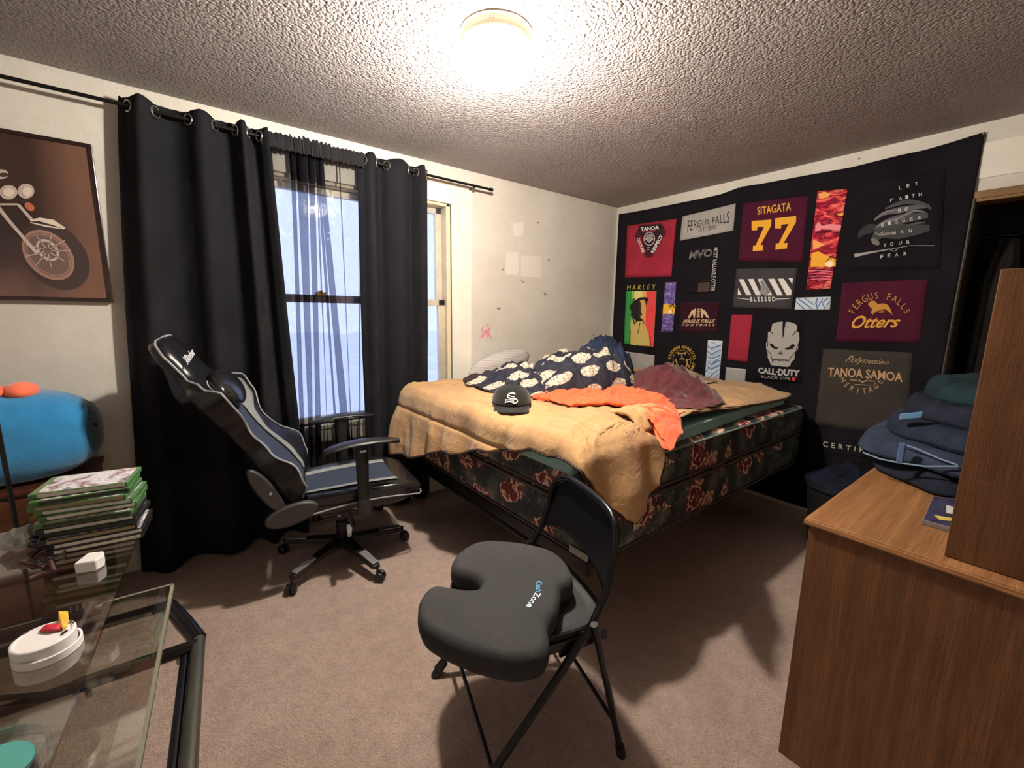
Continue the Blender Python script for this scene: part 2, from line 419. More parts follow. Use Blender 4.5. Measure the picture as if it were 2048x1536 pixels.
for k in range(14):
    a = cr[k]; b = cr[(k*3+5) % len(cr)]
    dx, dy = b[0]-a[0], b[1]-a[1]; l = math.hypot(dx, dy)+1e-6; nx, ny = -dy/l*.55, dx/l*.55
    wall_mark([(a[0]+nx, a[1]+ny), (b[0]+nx, b[1]+ny), (b[0]-nx, b[1]-ny), (a[0]-nx, a[1]-ny)], PINK, .001+.0002*k)
# tapestry wall with a doorway near the camera side
DY1, DY0, DZ = .412, -.42, 2.035
g = Geo()
g.box(XT, XT+.12, DY1, YW+.12, 0, ZC); g.box(XT, XT+.12, YN, DY0, 0, ZC); g.box(XT, XT+.12, DY0, DY1, DZ, ZC)
struct(g.build('wall_right', WALL, smooth=False))
g = Geo(); g.box(XL-.1, XL, YN, YW+.12, 0, ZC); struct(g.build('wall_far_left', WALL, smooth=False))
g = Geo(); g.box(XL-.1, XT+.12, YN-.1, YN, 0, ZC); struct(g.build('wall_behind', WALL, smooth=False))
for nm, b in (('baseboard_left', (XL, XT, YW-.014, YW, 0, .11)), ('baseboard_right', (XT-.014, XT, DY1+.07, YW, 0, .11))):
    g = Geo(); g.box(*b); struct(g.build(nm, WHITE, smooth=False, bevel=.003))
# dark closet beyond the doorway
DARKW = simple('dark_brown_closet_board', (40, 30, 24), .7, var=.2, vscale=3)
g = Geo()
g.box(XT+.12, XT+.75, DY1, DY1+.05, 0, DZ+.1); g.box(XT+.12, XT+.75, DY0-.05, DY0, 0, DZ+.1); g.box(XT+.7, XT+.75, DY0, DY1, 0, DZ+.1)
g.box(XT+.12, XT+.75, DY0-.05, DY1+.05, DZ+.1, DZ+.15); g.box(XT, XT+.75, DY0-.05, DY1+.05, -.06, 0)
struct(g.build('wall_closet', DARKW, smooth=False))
GOLDW = m_wood('varnished_pine', (112, 78, 42), (160, 118, 70), axis='Y')
g = Geo(); g.box(XT-.012, XT+.12, DY0, DY1, DZ-.02, DZ); g.box(XT-.018, XT-.001, DY0-.05, DY1+.03, DZ-.005, DZ+.035)
struct(g.build('trim_1', GOLDW, smooth=False, bevel=.003))
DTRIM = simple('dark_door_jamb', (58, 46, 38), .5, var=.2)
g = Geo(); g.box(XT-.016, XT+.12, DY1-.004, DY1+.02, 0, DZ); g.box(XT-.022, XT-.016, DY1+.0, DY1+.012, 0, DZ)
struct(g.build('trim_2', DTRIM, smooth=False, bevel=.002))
g = Geo(); g.box(XT-.006, XT-.0005, DY0, DY1+.03, DZ+.1, DZ+.28); struct(g.build('trim_3', WHITE, smooth=False, bevel=.002))
# closet clothing: hanging dark garments
GARM = m_cloth('closet_garment_cloth', (34, 28, 26), .01, 8)
for k in range(3):
    g = Geo(); yy = DY1-.12-.2*k
    def f(a, b, yy=yy, k=k):
        w = .07*(.55+.45*min(1, (1-b)*5)); th = 2*pi*a
        r = 1+.12*math.sin(5*th+k)*(1-b)
        return Vector((XT+.42+.21*math.cos(th)*r*(.6+.4*min(1, (1-b)*6)), yy+w*math.sin(th)*r, lerp(.75, 1.85, b)))
    g.grid(f, 28, 10, cu=True); g.add([f(i/28, 1) for i in range(28)], [tuple(range(28))])
    o = g.build('hanging_garment', GARM)
    tag(o, ['dark garment hanging nearest the tapestry in the closet', 'dark garment hanging second from the tapestry in the closet', 'dark garment hanging third from the tapestry in the closet'][k], 'garment', 'dark garments hanging in the closet')
g = Geo(); g.tube([(XT+.42, DY0, 1.88), (XT+.42, DY1, 1.88)], .014); struct(g.build('trim_4', BLACKM))

# ------------------------------------------------------------------ window
wn = bpy.data.objects.new('window_1', None); COL.objects.link(wn); wn.location = ((WX0+WX1)/2, YW, WZ0); ORI['window_1'] = Vector(wn.location); wn['kind'] = 'structure'
g = Geo()
for b in ((WX0-.0, WX0+.03, YW, YW+.14, WZ0, WZ1), (WX1-.03, WX1, YW, YW+.14, WZ0, WZ1), (WX0, WX1, YW, YW+.14, WZ1-.02, WZ1)): g.box(*b)
part(g, 'jamb', CREAM, wn, smooth=False, bevel=.003)
g = Geo()
for x0, x1, z0, z1 in ((WX1, WX1+.17, .50, WZ1), (WX0-.17, WX0, .50, WZ1), (WX0-.17, WX1+.17, WZ1, 2.286)): g.box(x0, x1, YW-.018, YW+.001, z0, z1)
g.box(WX0-.19, WX1+.19, YW-.03, YW, 2.285, 2.31)
g.box(WX1+.155, WX1+.175, YW-.026, YW, .5, 2.30); g.box(WX1+.0, WX1+.012, YW-.024, YW, WZ0, WZ1)
part(g, 'casing', WHITE, wn, smooth=False, bevel=.003)
g = Geo(); g.box(WX0-.01, WX1+.03, YW-.028, YW+.06, WZ0-.03, WZ0); g.box(WX0-.17, WX1+.17, YW-.02, YW, WZ0-.12, WZ0-.03)
part(g, 'sill', WHITE, wn, smooth=False, bevel=.004)
ZM = 1.455
for nm, y0, z0, z1, fr in (('upper_sash', YW+.075, ZM-.02, WZ1-.02, .05), ('lower_sash', YW+.035, WZ0, ZM+.025, .055)):
    g = Geo(); x0, x1 = WX0+.03, WX1-.03
    g.box(x0, x0+fr, y0, y0+.035, z0, z1); g.box(x1-fr, x1, y0, y0+.035, z0, z1)
    g.box(x0, x1, y0, y0+.035, z0, z0+.045); g.box(x0, x1, y0, y0+.035, z1-.045, z1)
    sash = part(g, nm, CREAM, wn, smooth=False, bevel=.003)
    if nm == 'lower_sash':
        g = Geo(); g.box(x0+fr, x1-fr-.10, y0-.003, y0+.0, z1-.045, z1+.001); g.box(x0+fr, x1-fr-.10, y0-.003, y0+.036, z1, z1+.003); part(g, 'meeting_rail_shade', simple('backlit_rail_shade', (62, 46, 48), .6), sash, 'meeting rail with backlit shade painted on', smooth=False)  # backlit darkness of the cream rail, painted as a thin brown strip over it
    g = Geo(); g.box(x0+fr-.005, x1-fr+.005, y0+.014, y0+.018, z0+.04, z1-.04)
    part(g, 'pane', m_glass('window_glass', (.95, .97, 1), .06), sash, smooth=False)
g = Geo(); g.box(.66, .72, YW+.02, YW+.05, ZM+.025, ZM+.045); g.box(.68, .70, YW+.015, YW+.06, ZM+.045, ZM+.055); part(g, 'sash_lock', simple('brass', (150, 120, 70), .35, .9), wn, smooth=False)
g = Geo(); g.grid(lambda a, b: Vector((lerp(WX0+.03, WX1-.03, a), YW+.022+.003*nz(a*9, b*9), lerp(WZ0+.01, WZ1-.03, b))), 30, 34)
part(g, 'plastic_film', m_glass('window_film', (.96, .97, 1), .08, .12, film=True), wn)
# winter yard outside
SNOW = simple('snow', (228, 232, 240), .9, var=.06, vscale=.8, bump=.05, bscale=3)
g = Geo(); g.grid(lambda a, b: Vector((lerp(-25, 30, a), lerp(YW+.3, 45, b*b), -.75+.25*nz(a*14, b*9))), 40, 30); struct(g.build('ground_outside', SNOW))
# ------------------------------------------------------------------ curtain rod and curtains
YR = YW-.09
ra = at(0, 152, 1, YR); rb = at(985, 380, 1, YR)
dirx = (rb-ra)/(rb.x-ra.x)
def rodp(x): return ra+dirx*(x-ra.x)
cr_ = thing('curtain_rod', 'long thin black metal curtain rod above the window', 'curtain rod', rodp(.6))
g = Geo(); g.tube([rodp(-1.15), rodp(rb.x-.02)], .0085, 12); part(g, 'rod', BLACKM, cr_)
g = Geo(); g.tube([rodp(rb.x-.025), rodp(rb.x)], [.0125, .0125], 12); part(g, 'end_cap', BLACKM, cr_)
for x in (-.95, 1.755):
    p = rodp(x); g = Geo(); g.tube([p+Vector((0,0,-.012)), Vector((p.x, YW-.004, p.z-.012))], .006, 8); g.box(p.x-.005, p.x+.005, YW-.004, YW, p.z-.030, p.z+.006); part(g, 'bracket', BLACKM, cr_)
CURT = m_cloth('blackout_cloth', (25, 25, 30), .003, 9, .12, .95, .0)
CHROME = simple('brushed_chrome', (190, 186, 180), .25, .95)
def curtain(name, label, cross, ends, bot, zb, amp=.045, head=.045, seedz=0.0):
    # cross: x of every point where the cloth passes the rod (grommets). ends: (x0,x1); bot: (x0,x1) at the hem
    xs = [ends[0]]+cross+[ends[1]]
    n = len(cross)
    def ph(t):                      # t in 0..1 -> x, wave value
        s_ = t*(n+1); i = min(int(s_), n); f = s_-i
        x = lerp(xs[i], xs[i+1], f)
        if i == 0: w = -(1-f)*.6
        elif i == n: w = (1 if n % 2 else -1)*math.sin(f*pi/2)*.7*(1)
        else: w = math.sin(f*pi)*(1 if i % 2 else -1)
        return x, w
    x_top = lambda t: ph(t)[0]
    def f(a, b):                    # b=0 top, 1 bottom
        x, w = ph(a)
        ztop = rodp(x).z+head-.012*(1-abs(w))+.006*nz(a*30, seedz)
        z = lerp(ztop, zb+.01*nz(a*8, 3+seedz), b)
        e = b**.8
        tx = (x-ends[0])/(ends[1]-ends[0])
        xx = lerp(x, bot[0]+(bot[1]-bot[0])*(tx*.8+a*.2), e)
        k = lerp(1, 1.15, b)
        yy = YR-w*amp*k-.01*b+.012*b*nz(a*6, b*2.2, seedz)+.006*nz(a*22, b*1.5, seedz)*b
        xx += .02*b*nz(a*5, b*2, seedz+5)
        return Vector((xx, min(yy, YW-.02), z))
    t = thing(name, label, 'curtain', (sum(ends)/2, YR, zb))
    g = Geo(); g.grid(f, 150, 70); part(g, 'cloth', CURT, t, solid=.002, ang=180)
    for i in range(n):
        a = (i+1)/(n+1); s_ = .012
        P = f(a, 0); p = rodp(cross[i]); e = .02
        d = (f(min(1, a+e), .01)-f(max(0, a-e), .01)); d.z = 0; d.normalize()
        nrm = Vector((d.y, -d.x, 0)); 
        if nrm.y > 0: nrm = -nrm
        up = Vector((0, 0, 1)); g = Geo()
        c = p+Vector((0, 0, -.002))
        vs = [c+nrm*.004+d*math.cos(2*pi*k/24)*.024+up*math.sin(2*pi*k/24)*.024 for k in range(24)]
        g.tube(vs, .0045, 8, closed=True, up=nrm); part(g, 'grommet', CHROME, t)
    return t
curtain('blackout_curtain', 'wide black grommet curtain reaching the floor left of the window', [-.122, -.03, .10, .20, .295, .345, .402], (-.155, .437), (-.30, .50), .012, amp=.05)
curtain('blackout_curtain', 'narrow black grommet curtain hanging behind the bed, right of the window', [.955, 1.03, 1.10, 1.245, 1.30, 1.365], (.925, 1.395), (.885, 1.36), .03, amp=.042, seedz=4)
# sheer voile panel gathered in the middle
def cx_(c, yc): return at(450+.3125*c, 220+.3125*yc, 1, YR+.01).x
BANDS = [(300, 322, 372, 398, 3), (388, 396, 412, 418, 1), (425, 462, 462, 500, 2), (466, 540, 512, 556, 2), (546, 588, 568, 610, 2), (596, 606, 634, 642, 3), (600, 620, 668, 690, 2), (614, 652, 700, 752, 2), (684, 690, 768, 772, 1), (742, 752, 786, 796, 2), (806, 811, 822, 827, 1), (855, 868, 860, 874, 3)]
KN = [(cx_(262, 480), cx_(330, 1500), 0)]
for k, (t0, t1, b0, b1, nn_) in enumerate(BANDS):
    T0, T1, B0_, B1_ = cx_(t0, 500), cx_(t1, 500), cx_(b0, 1500), cx_(b1, 1500)
    KN.append((T0, B0_, 0))
    if nn_ == 1: KN.append((T1, B1_, 0)); continue
    rq = random.Random(k)
    for i in range(nn_):
        f0 = rq.uniform(.02, .10); KN.append((lerp(T0, T1, 1-f0), lerp(B0_, B1_, 1-f0), 1)) if i % 2 == 0 else KN.append((lerp(T0, T1, f0), lerp(B0_, B1_, f0), -1))
    if nn_ > 1: KN.append((T1, B1_, 0))
KN.append((cx_(880, 500), cx_(885, 1500), 0))
ZSB = .03
def sheer_row(b):
    out = []; 
    for i, (xt, xb, s_) in enumerate(KN):
        zt = rodp(xt).z+.045+.012*nz(i*.7, 1); z = lerp(zt, ZSB, b)
        f = (at(700, 376, 1, YR).z-z)/(at(700, 376, 1, YR).z-at(700, 689, 1, YR).z)
        x = xt+(xb-xt)*f if f > 0 else xt+(xb-xt)*f*.3
        x += .006*nz(i*1.3, b*2.5)
        out.append(Vector((x, YR+.030+.0035*s_+.006*nz(i*.5, b*2, 3), z)))
    return out
t = thing('sheer_curtain', 'see-through black sheer curtain gathered in front of the window', 'curtain', (.68, YR, ZSB))
g = Geo(); NR_ = 46; rows = [sheer_row(i/(NR_-1)) for i in range(NR_)]; nk = len(KN)
g.add([p for r_ in rows for p in r_], [(i*nk+j, i*nk+j+1, (i+1)*nk+j+1, (i+1)*nk+j) for i in range(NR_-1) for j in range(nk-1)])
g.uv = [(1.0 if k_[2] else 0.0, 0.0) for _ in range(NR_) for k_ in KN]
part(g, 'voile', m_sheer(), t, ang=180)
g = Geo(); XS0, XS1 = KN[0][0]-.01, KN[-1][0]+.01
def poc(a, b):
    x = lerp(XS0, XS1, a); k = .3+.7*math.exp(-((a-.45)/.25)**2)
    return Vector((x+.004*math.sin(a*160), YR-.013+.005*k*math.sin(a*230), lerp(rodp(x).z+.036+.010*k*math.sin(a*150+2*nz(a*20, 1))+.012*nz(a*14, 4), rodp(x).z-.045+.004*math.sin(a*120), b)))
g.grid(poc, 300, 5)
part(g, 'rod_pocket', m_cloth('black_voile_band', (26, 25, 30), .002, 40), t, ang=180)

# ------------------------------------------------------------------ ceiling lamp
LC = Vector((1.025, 1.465, ZC))
t = thing('ceiling_lamp', 'lit round ceiling lamp with white glass bowl and cream metal collar', 'lamp', LC)
g = Geo(); g.lathe([(.0, 0), (.135, 0), (.137, -.006), (.132, -.010), (.128, -.034), (.131, -.037), (.131, -.042), (.122, -.046), (.12, -.062), (.112, -.068), (.02, -.068)], LC, (0,0,1), 48)
part(g, 'collar', simple('cream_enamel', (222, 206, 180), .4), t)
g = Geo(); g.lathe([(.105, -.045), (.122, -.055), (.136, -.070), (.143, -.088), (.143, -.105), (.135, -.124), (.116, -.143), (.085, -.157), (.045, -.165), (.004, -.168)], LC, (0,0,1), 48)
part(g, 'glass_bowl', m_emit('lit_opal_glass', (1.0, .93, .82, 1), LAMP), t)
bl = bpy.data.lights.new('lamp_bulb', 'POINT'); bl.energy = BULB; bl.color = (1.0, .94, .86); bl.shadow_soft_size = .045
bo = bpy.data.objects.new('lamp_bulb', bl); COL.objects.link(bo); bo.parent = t; bo.location = (0, 0, -.098)
for q in (-2.3, -.2, 1.9):
    g = Geo(); c = LC+Vector((.127*math.cos(q), .127*math.sin(q), -.02)); g.lathe([(.0, 0), (.006, 0), (.006, .01), (.003, .014)], c, (math.cos(q), math.sin(q), 0), 10); part(g, 'thumbscrew', CHROME, t)

# ------------------------------------------------------------------ framed motorcycle picture
YP = YW-.022
def W2(x, y, d=0.0): return at(x, y, 1, YP-d)
TR = W2(178, 287); BR = W2(231, 602); 
top = (TR.z+W2(0, 257).z)/2; botz = (BR.z+W2(0, 603).z)/2; xr = (TR.x+BR.x)/2; xl = xr-1.0
t = thing('framed_picture', 'framed picture of a chrome motorcycle on the wall left of the curtain', 'picture', ((xl+xr)/2, YW, botz))
FRM = simple('dark_frame_lacquer', (38, 22, 20), .2, coat=.6)
g = Geo(); w = .018
for b in ((xl, xr, botz, botz+w), (xl, xr, top-w, top), (xl, xl+w, botz+w, top-w), (xr-w, xr, botz+w, top-w)): g.box(b[0], b[1], YW-.028, YW-.001, b[2], b[3])
part(g, 'frame', FRM, t, smooth=False, bevel=.003)
n = NT('brown_dusk_print'); z_ = n.n.new('ShaderNodeSeparateXYZ'); n.l.new(n.coord(), z_.inputs[0])
v = n.math('ADD', n.math('MULTIPLY', z_.outputs[2], 1.5), n.math('MULTIPLY', n.noise(3.2, 4, .6), .55))
c = n.ramp(v, [(.2, lin((118, 88, 76))), (.36, lin((94, 70, 64))), (.5, lin((66, 48, 46))), (.72, lin((44, 34, 36))), (.95, lin((54, 36, 32)))])
c = n.mix(n.math('MULTIPLY', n.ramp(z_.outputs[0], [(.30, (0,0,0,1)), (.42, (1,1,1,1))]), .55), c, lin((132, 94, 76)))
n.col(c); n.set(rough=.35, coat=.3)
g = Geo(); g.box(xl+w, xr-w, YP, YP+.01, botz+w, top-w)
art = part(g, 'print', n.m, t, smooth=False)
lay = [0]
def art_poly(px, mat, conv=True):
    lay[0] += 1; d = .0004*lay[0]; ps = [W2(x, y, d) for x, y in px]
    ps = [p for p in ps]; g.prism([(i,) for i in range(len(ps))], lambda i: ps[i]+Vector((0, .0003, 0)), lambda i: ps[i])
def C3(pts): return [(x*.24096, 240+y*.24096) for x, y in pts]
def ring(cx, cy, rx, ry, w, rot=0, n=28, a0=0, a1=2*pi, w2=None):
    w2 = w if w2 is None else w2; out = []
    cs, sn = math.cos(rot), math.sin(rot)
    for s_, ww in ((1, 0), (-1, 1)):
        for k in range(n+1):
            q = lerp(a0, a1, k/n) if s_ == 1 else lerp(a1, a0, k/n)
            f = 1-ww; RX, RY = rx-(w if ww else 0), ry-(w2 if ww else 0)
            x, y = RX*math.cos(q), RY*math.sin(q); out.append((cx+x*cs-y*sn, cy+x*sn+y*cs))
    return out
def stroke(pts, w):
    L = []; R_ = []
    for i, p in enumerate(pts):
        a = pts[max(0, i-1)]; b = pts[min(len(pts)-1, i+1)]; dx, dy = b[0]-a[0], b[1]-a[1]; l = math.hypot(dx, dy)+1e-9
        ww = w[i] if isinstance(w, list) else w
        L.append((p[0]-dy/l*ww/2, p[1]+dx/l*ww/2)); R_.append((p[0]+dy/l*ww/2, p[1]-dx/l*ww/2))
    return L+R_[::-1]
def strip_quads(g_, P, d, fn):
    n_ = len(P)//2
    for i in range(n_-1):
        q = [P[i], P[i+1], P[len(P)-2-i], P[len(P)-1-i]]
        ps = [fn(x, y, d) for x, y in q]; k = len(g_.v); g_.v += [tuple(p) for p in ps]; g_.f.append((k, k+1, k+2, k+3))
PV = {k: simple('print_ink_'+k, c, .45) for k, c in dict(tyre=(58, 46, 46), rim=(150, 116, 104), chrome=(186, 168, 160), dark=(52, 38, 38), light=(214, 200, 186), amber=(170, 96, 74), mid=(108, 86, 80)).items()}
def layer(shapes, mat, nm, label=None, fill=False):
    g_ = Geo(); lay[0] += 1
    for s_ in shapes:
        s_ = C3(s_)
        if fill:
            ps = [W2(x, y, .0006*lay[0]) for x, y in s_]; k = len(g_.v); g_.v += [tuple(p) for p in ps]; g_.f.append(tuple(range(k, k+len(ps))))
        else: strip_quads(g_, s_, .0006*lay[0], W2)
    o = part(g_, nm, mat, art, label, smooth=False); return o
layer([[(p[0], p[1]) for p in ring(455, 1130, 330, 235, 330, .75)][:29]], PV['tyre'], 'tyre', fill=True)
layer([[(p[0], p[1]) for p in ring(400, 1120, 245, 165, 245, .72)][:29]], PV['mid'], 'rim_face', fill=True)
layer([ring(400, 1120, 250, 172, 26, .72), ring(400, 1120, 215, 140, 10, .72)], PV['rim'], 'wheel_rim')
layer([ring(395, 1080, 110, 75, 22, .72)]+[stroke([(395+30*math.cos(q), 1085+26*math.sin(q)), (395+190*math.cos(q), 1085+140*math.sin(q))], 7) for q in [k*.7 for k in range(9)]], PV['chrome'], 'spokes')
layer([stroke([(-40, 690), (60, 820), (180, 960), (310, 1110)], [34, 30, 26, 30]), stroke([(0, 700), (150, 700)], 16), stroke([(150, 700), (265, 830)], 26)], PV['chrome'], 'fork')
layer([stroke([(250, 835), (330, 825), (440, 850), (540, 900)], [16, 30, 44, 12]), stroke([(250, 850), (380, 880), (530, 905)], [8, 14, 6])], PV['light'], 'fender')
for q_ in ((70, 600, 75, 60), (215, 590, 70, 62), (10, 450, 60, 40)): layer([ring(q_[0], q_[1], q_[2], q_[3], q_[2])[:29]], PV['chrome'], 'headlamp', fill=True)
for q_ in ((70, 600, 50, 36), (225, 595, 40, 40)): layer([ring(q_[0], q_[1], q_[2], q_[3], q_[2])[:29]], PV['light'], 'lamp_glass', fill=True)
for q_ in ((30, 455, 40, 18), (190, 680, 30, 14)): layer([ring(q_[0], q_[1], q_[2], q_[3], q_[2])[:29]], PV['dark'], 'dark_detail', fill=True)
layer([ring(245, 720, 46, 30, 46, .6)[:29]], PV['amber'], 'turn_signal', fill=True)
# ------------------------------------------------------------------ bed
BX0, BX1, BY0, BY1 = 1.195, 3.28, 1.02, 2.66
Z1, Z2, Z3, Z4 = .40, .613, .795, .858
FLOR = m_floral()
FLORTOP = m_floral('floral_ticking_top')
BLK = simple('black_bed_frame_metal', (14, 12, 14), .35, .5)
t = thing('bed', 'low black metal bed frame under the floral box spring', 'bed', (BX0, BY0, 0))
for x in (BX0+.005, BX1-.03):
    g = Geo(); g.box(x, x+.025, BY0+.03, BY1-.03, .335, .397); part(g, 'side_rail', BLK, t, smooth=False, bevel=.003)
g = Geo(); g.tube([(BX0+.01, BY0+.22, .318), (BX0+.01, BY1-.08, .318)], .012, 12); part(g, 'lower_rail', simple('worn_grey_steel', (62, 56, 56), .3, .8), t)
for y in (BY0+.06, (BY0+BY1)/2, BY1-.06):
    g = Geo(); g.box(BX0+.02, BX1-.02, y-.02, y+.02, .36, .394); part(g, 'cross_bar', BLK, t, smooth=False)
for x in (BX0+.45, (BX0+BX1)/2, BX1-.45):
    for y in (BY0+.50, BY1-.4):
        g = Geo(); g.tube([(x, y, .0), (x, y, .37)], .016, 10); part(g, 'leg', BLK, t)
def soft_box(x0, x1, y0, y1, z0, z1, r=.03, bulge=.008, wob=.004):
    g = Geo(); nx, ny = 48, 36
    # rounded slab: ring profile around the border plus top and bottom
    cx, cy = (x0+x1)/2, (y0+y1)/2; hx, hy = (x1-x0)/2, (y1-y0)/2; hz = (z1-z0)/2; cz = (z0+z1)/2; rc = .06
    def outline(a):
        # rounded rectangle param
        per = [(hx-rc, 0)]
        L = [2*(hx-rc), pi/2*rc, 2*(hy-rc), pi/2*rc, 2*(hx-rc), pi/2*rc, 2*(hy-rc), pi/2*rc]; S = sum(L); s_ = a*S
        segs = [((-(hx-rc), -hy), (1, 0), None), ((hx-rc, -(hy-rc)), None, -90), ((hx, -(hy-rc)), (0, 1), None), ((hx-rc, hy-rc), None, 0), ((hx-rc, hy), (-1, 0), None), ((-(hx-rc), hy-rc), None, 90), ((-hx, hy-rc), (0, -1), None), ((-(hx-rc), -(hy-rc)), None, 180)]
        for l, (p, d, q0) in zip(L, segs):
            if s_ <= l+1e-9:
                if d: return (p[0]+d[0]*s_, p[1]+d[1]*s_)
                q = rad(q0)+s_/rc; return (p[0]+rc*math.cos(q), p[1]+rc*math.sin(q))
            s_ -= l
        return (-(hx-rc), -hy)
    N = 160; prof = [(0, -hz+.0), (-.0, -hz), (r*.3, -hz+r*.3)]
    rings = []
    for k in range(13):
        q = -1+2*k/12; ins = r*(abs(q)**8)-bulge*(1-q*q); rings.append((ins, hz*math.copysign(1-(1-abs(q))*1.0, q) if abs(q) < 1 else hz*q))
    vs = []
    for ins, z in rings:
        for i in range(N):
            x, y = outline(i/N); l = math.hypot(x, y); sx = (hx-ins)/hx; sy = (hy-ins)/hy
            w_ = wob*nz(x*4, y*4, z*9)
            vs.append((cx+x*sx*(1+w_*.2), cy+y*sy*(1+w_*.2)+w_, cz+z+ (w_ if abs(z) > hz*.8 else 0)))
    fs = []
    for k in range(12):
        for i in range(N): fs.append((k*N+i, k*N+(i+1) % N, (k+1)*N+(i+1) % N, (k+1)*N+i))
    fs.append(tuple(range(N))[::-1]); fs.append(tuple(12*N+i for i in range(N)))
    g.add(vs, fs); g.outline = [(cx+outline(i/N)[0], cy+outline(i/N)[1]) for i in range(N)]
    return g
def piping(gm, z, r, parent, mat, nm='piping', inset=0.0):
    g = Geo(); g.tube([(x, y, z+.003*nz(x*3, y*3)) for x, y in gm.outline], r, 6, closed=True); return part(g, nm, mat, parent)
TEALP = simple('grey_green_piping', (120, 134, 128), .6)
TAN = simple('brown_piping', (84, 72, 68), .7)
gb = soft_box(BX0, BX1, BY0, BY1, Z1, Z2-.003)
bx = gb.build('box_spring', FLOR, origin=(BX0, BY0, Z1)); tag(bx, 'dark floral box spring, lower of the two floral slabs on the bed', 'box spring')
piping(gb, Z2-.010, .008, bx, TAN); piping(gb, Z1+.012, .005, bx, TAN)
gm = soft_box(BX0, BX1, BY0, BY1, Z2+.003, Z3)
mt = gm.build('mattress', FLOR, origin=(BX0, BY0, Z2)); tag(mt, 'dark floral mattress lying on the box spring', 'mattress')
piping(gm, Z3-.008, .007, mt, TEALP); piping(gm, Z2+.016, .007, mt, TAN)
g = Geo(); c = [at(1176, 1063, 1, BY0-.012), at(1190, 1060, 1, BY0-.012)]
tg = at(1272, 1012, 1, BY0-.012)
g.grid(lambda a, b: Vector((tg.x-.022+.044*a+.01*b, BY0-.012-.006*math.sin(b*3), tg.z-.11*b)), 5, 6); part(g, 'care_tag', simple('care_tag_cloth', (206, 190, 160), .8), mt, 'white care tag', solid=.0015)
g = Geo(); tg2 = at(1157, 1106, 0, BX0-.012)
g.grid(lambda a, b: Vector((BX0-.012, tg2.y+.05-.10*a, tg2.z+.012-.03*b)), 5, 3); part(g, 'law_label', simple('law_label_cloth', (186, 182, 172), .8), bx, 'white sewn label', solid=.0015)
FOAM = simple('teal_memory_foam', (150, 194, 190), .85, var=.05, bump=.002, bscale=120)
FX0, FX1, FY0, FY1 = 1.135, 3.20, 1.13, 2.62
g = Geo(); nx, ny = 50, 36
def foam(x, y, top):
    sag = .035*max(0, (1.24-x)/.11) if x < 1.24 else 0
    y_ = y-(FY0-interp(x, [(1.13, 1.09), (1.5, 1.06), (1.75, 1.045), (2.7, 1.105), (3.2, 1.12)]))*(1-(y-FY0)/(FY1-FY0))
    return (x, y_+.004*nz(x*3, 1), (Z4 if top else Z3+.004)-sag+(.003*nz(x*4, y*4) if top else 0))
vs = [foam(lerp(FX0, FX1, i/(nx-1)), lerp(FY0, FY1, j/(ny-1)), tp) for tp in (0, 1) for i in range(nx) for j in range(ny)]
fs = []
for i in range(nx-1):
    for j in range(ny-1):
        a = i*ny+j; fs.append((a, a+1, a+ny+1, a+ny)); b = a+nx*ny; fs.append((b, b+ny, b+ny+1, b+1))
N_ = nx*ny
for i in range(nx-1):
    a = i*ny; fs.append((a, a+ny, a+ny+N_, a+N_)); a = i*ny+ny-1; fs.append((a, a+N_, a+ny+N_, a+ny))
for j in range(ny-1):
    a = j; fs.append((a, a+N_, a+1+N_, a+1)); a = (nx-1)*ny+j; fs.append((a, a+1, a+1+N_, a+N_))
g.add(vs, fs); o = g.build('foam_topper', FOAM, bevel=.006, ang=50); tag(o, 'pale teal foam topper showing between mattress and tan comforter', 'mattress topper')

# ---------------- comforter (tan, drapes over the left side and the near corner)
CX0, CY0 = 1.12, 1.035        # where the cloth folds over
ZT = Z4+.022
def fold_top(x, y):
    h = .014*fbm(x, y*1.4, 1, 2.6)+.030*wrk(x*.9, y, 2, .8)+.012
    h += .045*math.exp(-((x-1.45)**2/.08+(y-1.25)**2/.02))
    return h
def comf_top(x, y):
    e = min(1, max(0, (x-CX0)/.10))
    return ZT+.012+fold_top(x, y)*e
def comforter(a, b):
    # a: cloth distance from the left fold (negative = hanging), b: distance from the near fold
    R = .055
    def bend(s):            # s<0 hanging distance -> (horizontal outward, drop)
        if s >= R: return -s, 0.0
        q = (R-s)/R
        if q < pi/2: return -(R-R*math.sin(q)), R*(1-math.cos(q))
        return .0+.02*(q-pi/2)*R/.3, R+(q-pi/2)*R
    ha, da = bend(a); hb, db = bend(b)
    x = CX0-ha; y = CY0-hb
    if da > 0 and db > 0: d = max(da, db)+.25*min(da, db)
    else: d = max(da, db)
    z = ZT-d
    hang = max(0, -a, -b)
    tfold = fold_top(x, y)
    z += tfold*max(0, 1-d*9)
    if a > .5 and d < .01:
        k_ = sm(a, [(.8, 0), (2.0, 1)])*sm(b, [(.05, 1), (.40, 0)]); y -= .045*k_; z -= .045*k_
        z += .018*abs(nz(x*9, y*4, 2))*sm(b, [(.05, 1), (.3, .3)])
    if da > R*.5:           # vertical pleats on the left side
        w = min(1, (da-R*.4)*6); x -= w*(.011*math.sin(y*27+5*nz(y*2.3, 0))+.016*nz(y*7, z*4, 3)+.014*ridge(y, z*.4, 1, 8)+.01*nz(y*19, z*3, 6))+.012*w+.05*min(1, da*3)*sm(y, [(1.9, 0), (2.6, 1)])
        seam = math.exp(-((da-.115)/.010)**2); x += .012*seam
    if db > R*.5:
        w = min(1, (db-R*.4)*6); y -= w*(.016*math.sin(x*24+1+3*nz(x*3, 1))+.016*nz(x*8, z*6, 5))+.020*w+.06*min(1, db*3.5)
    return Vector((x, y, z))
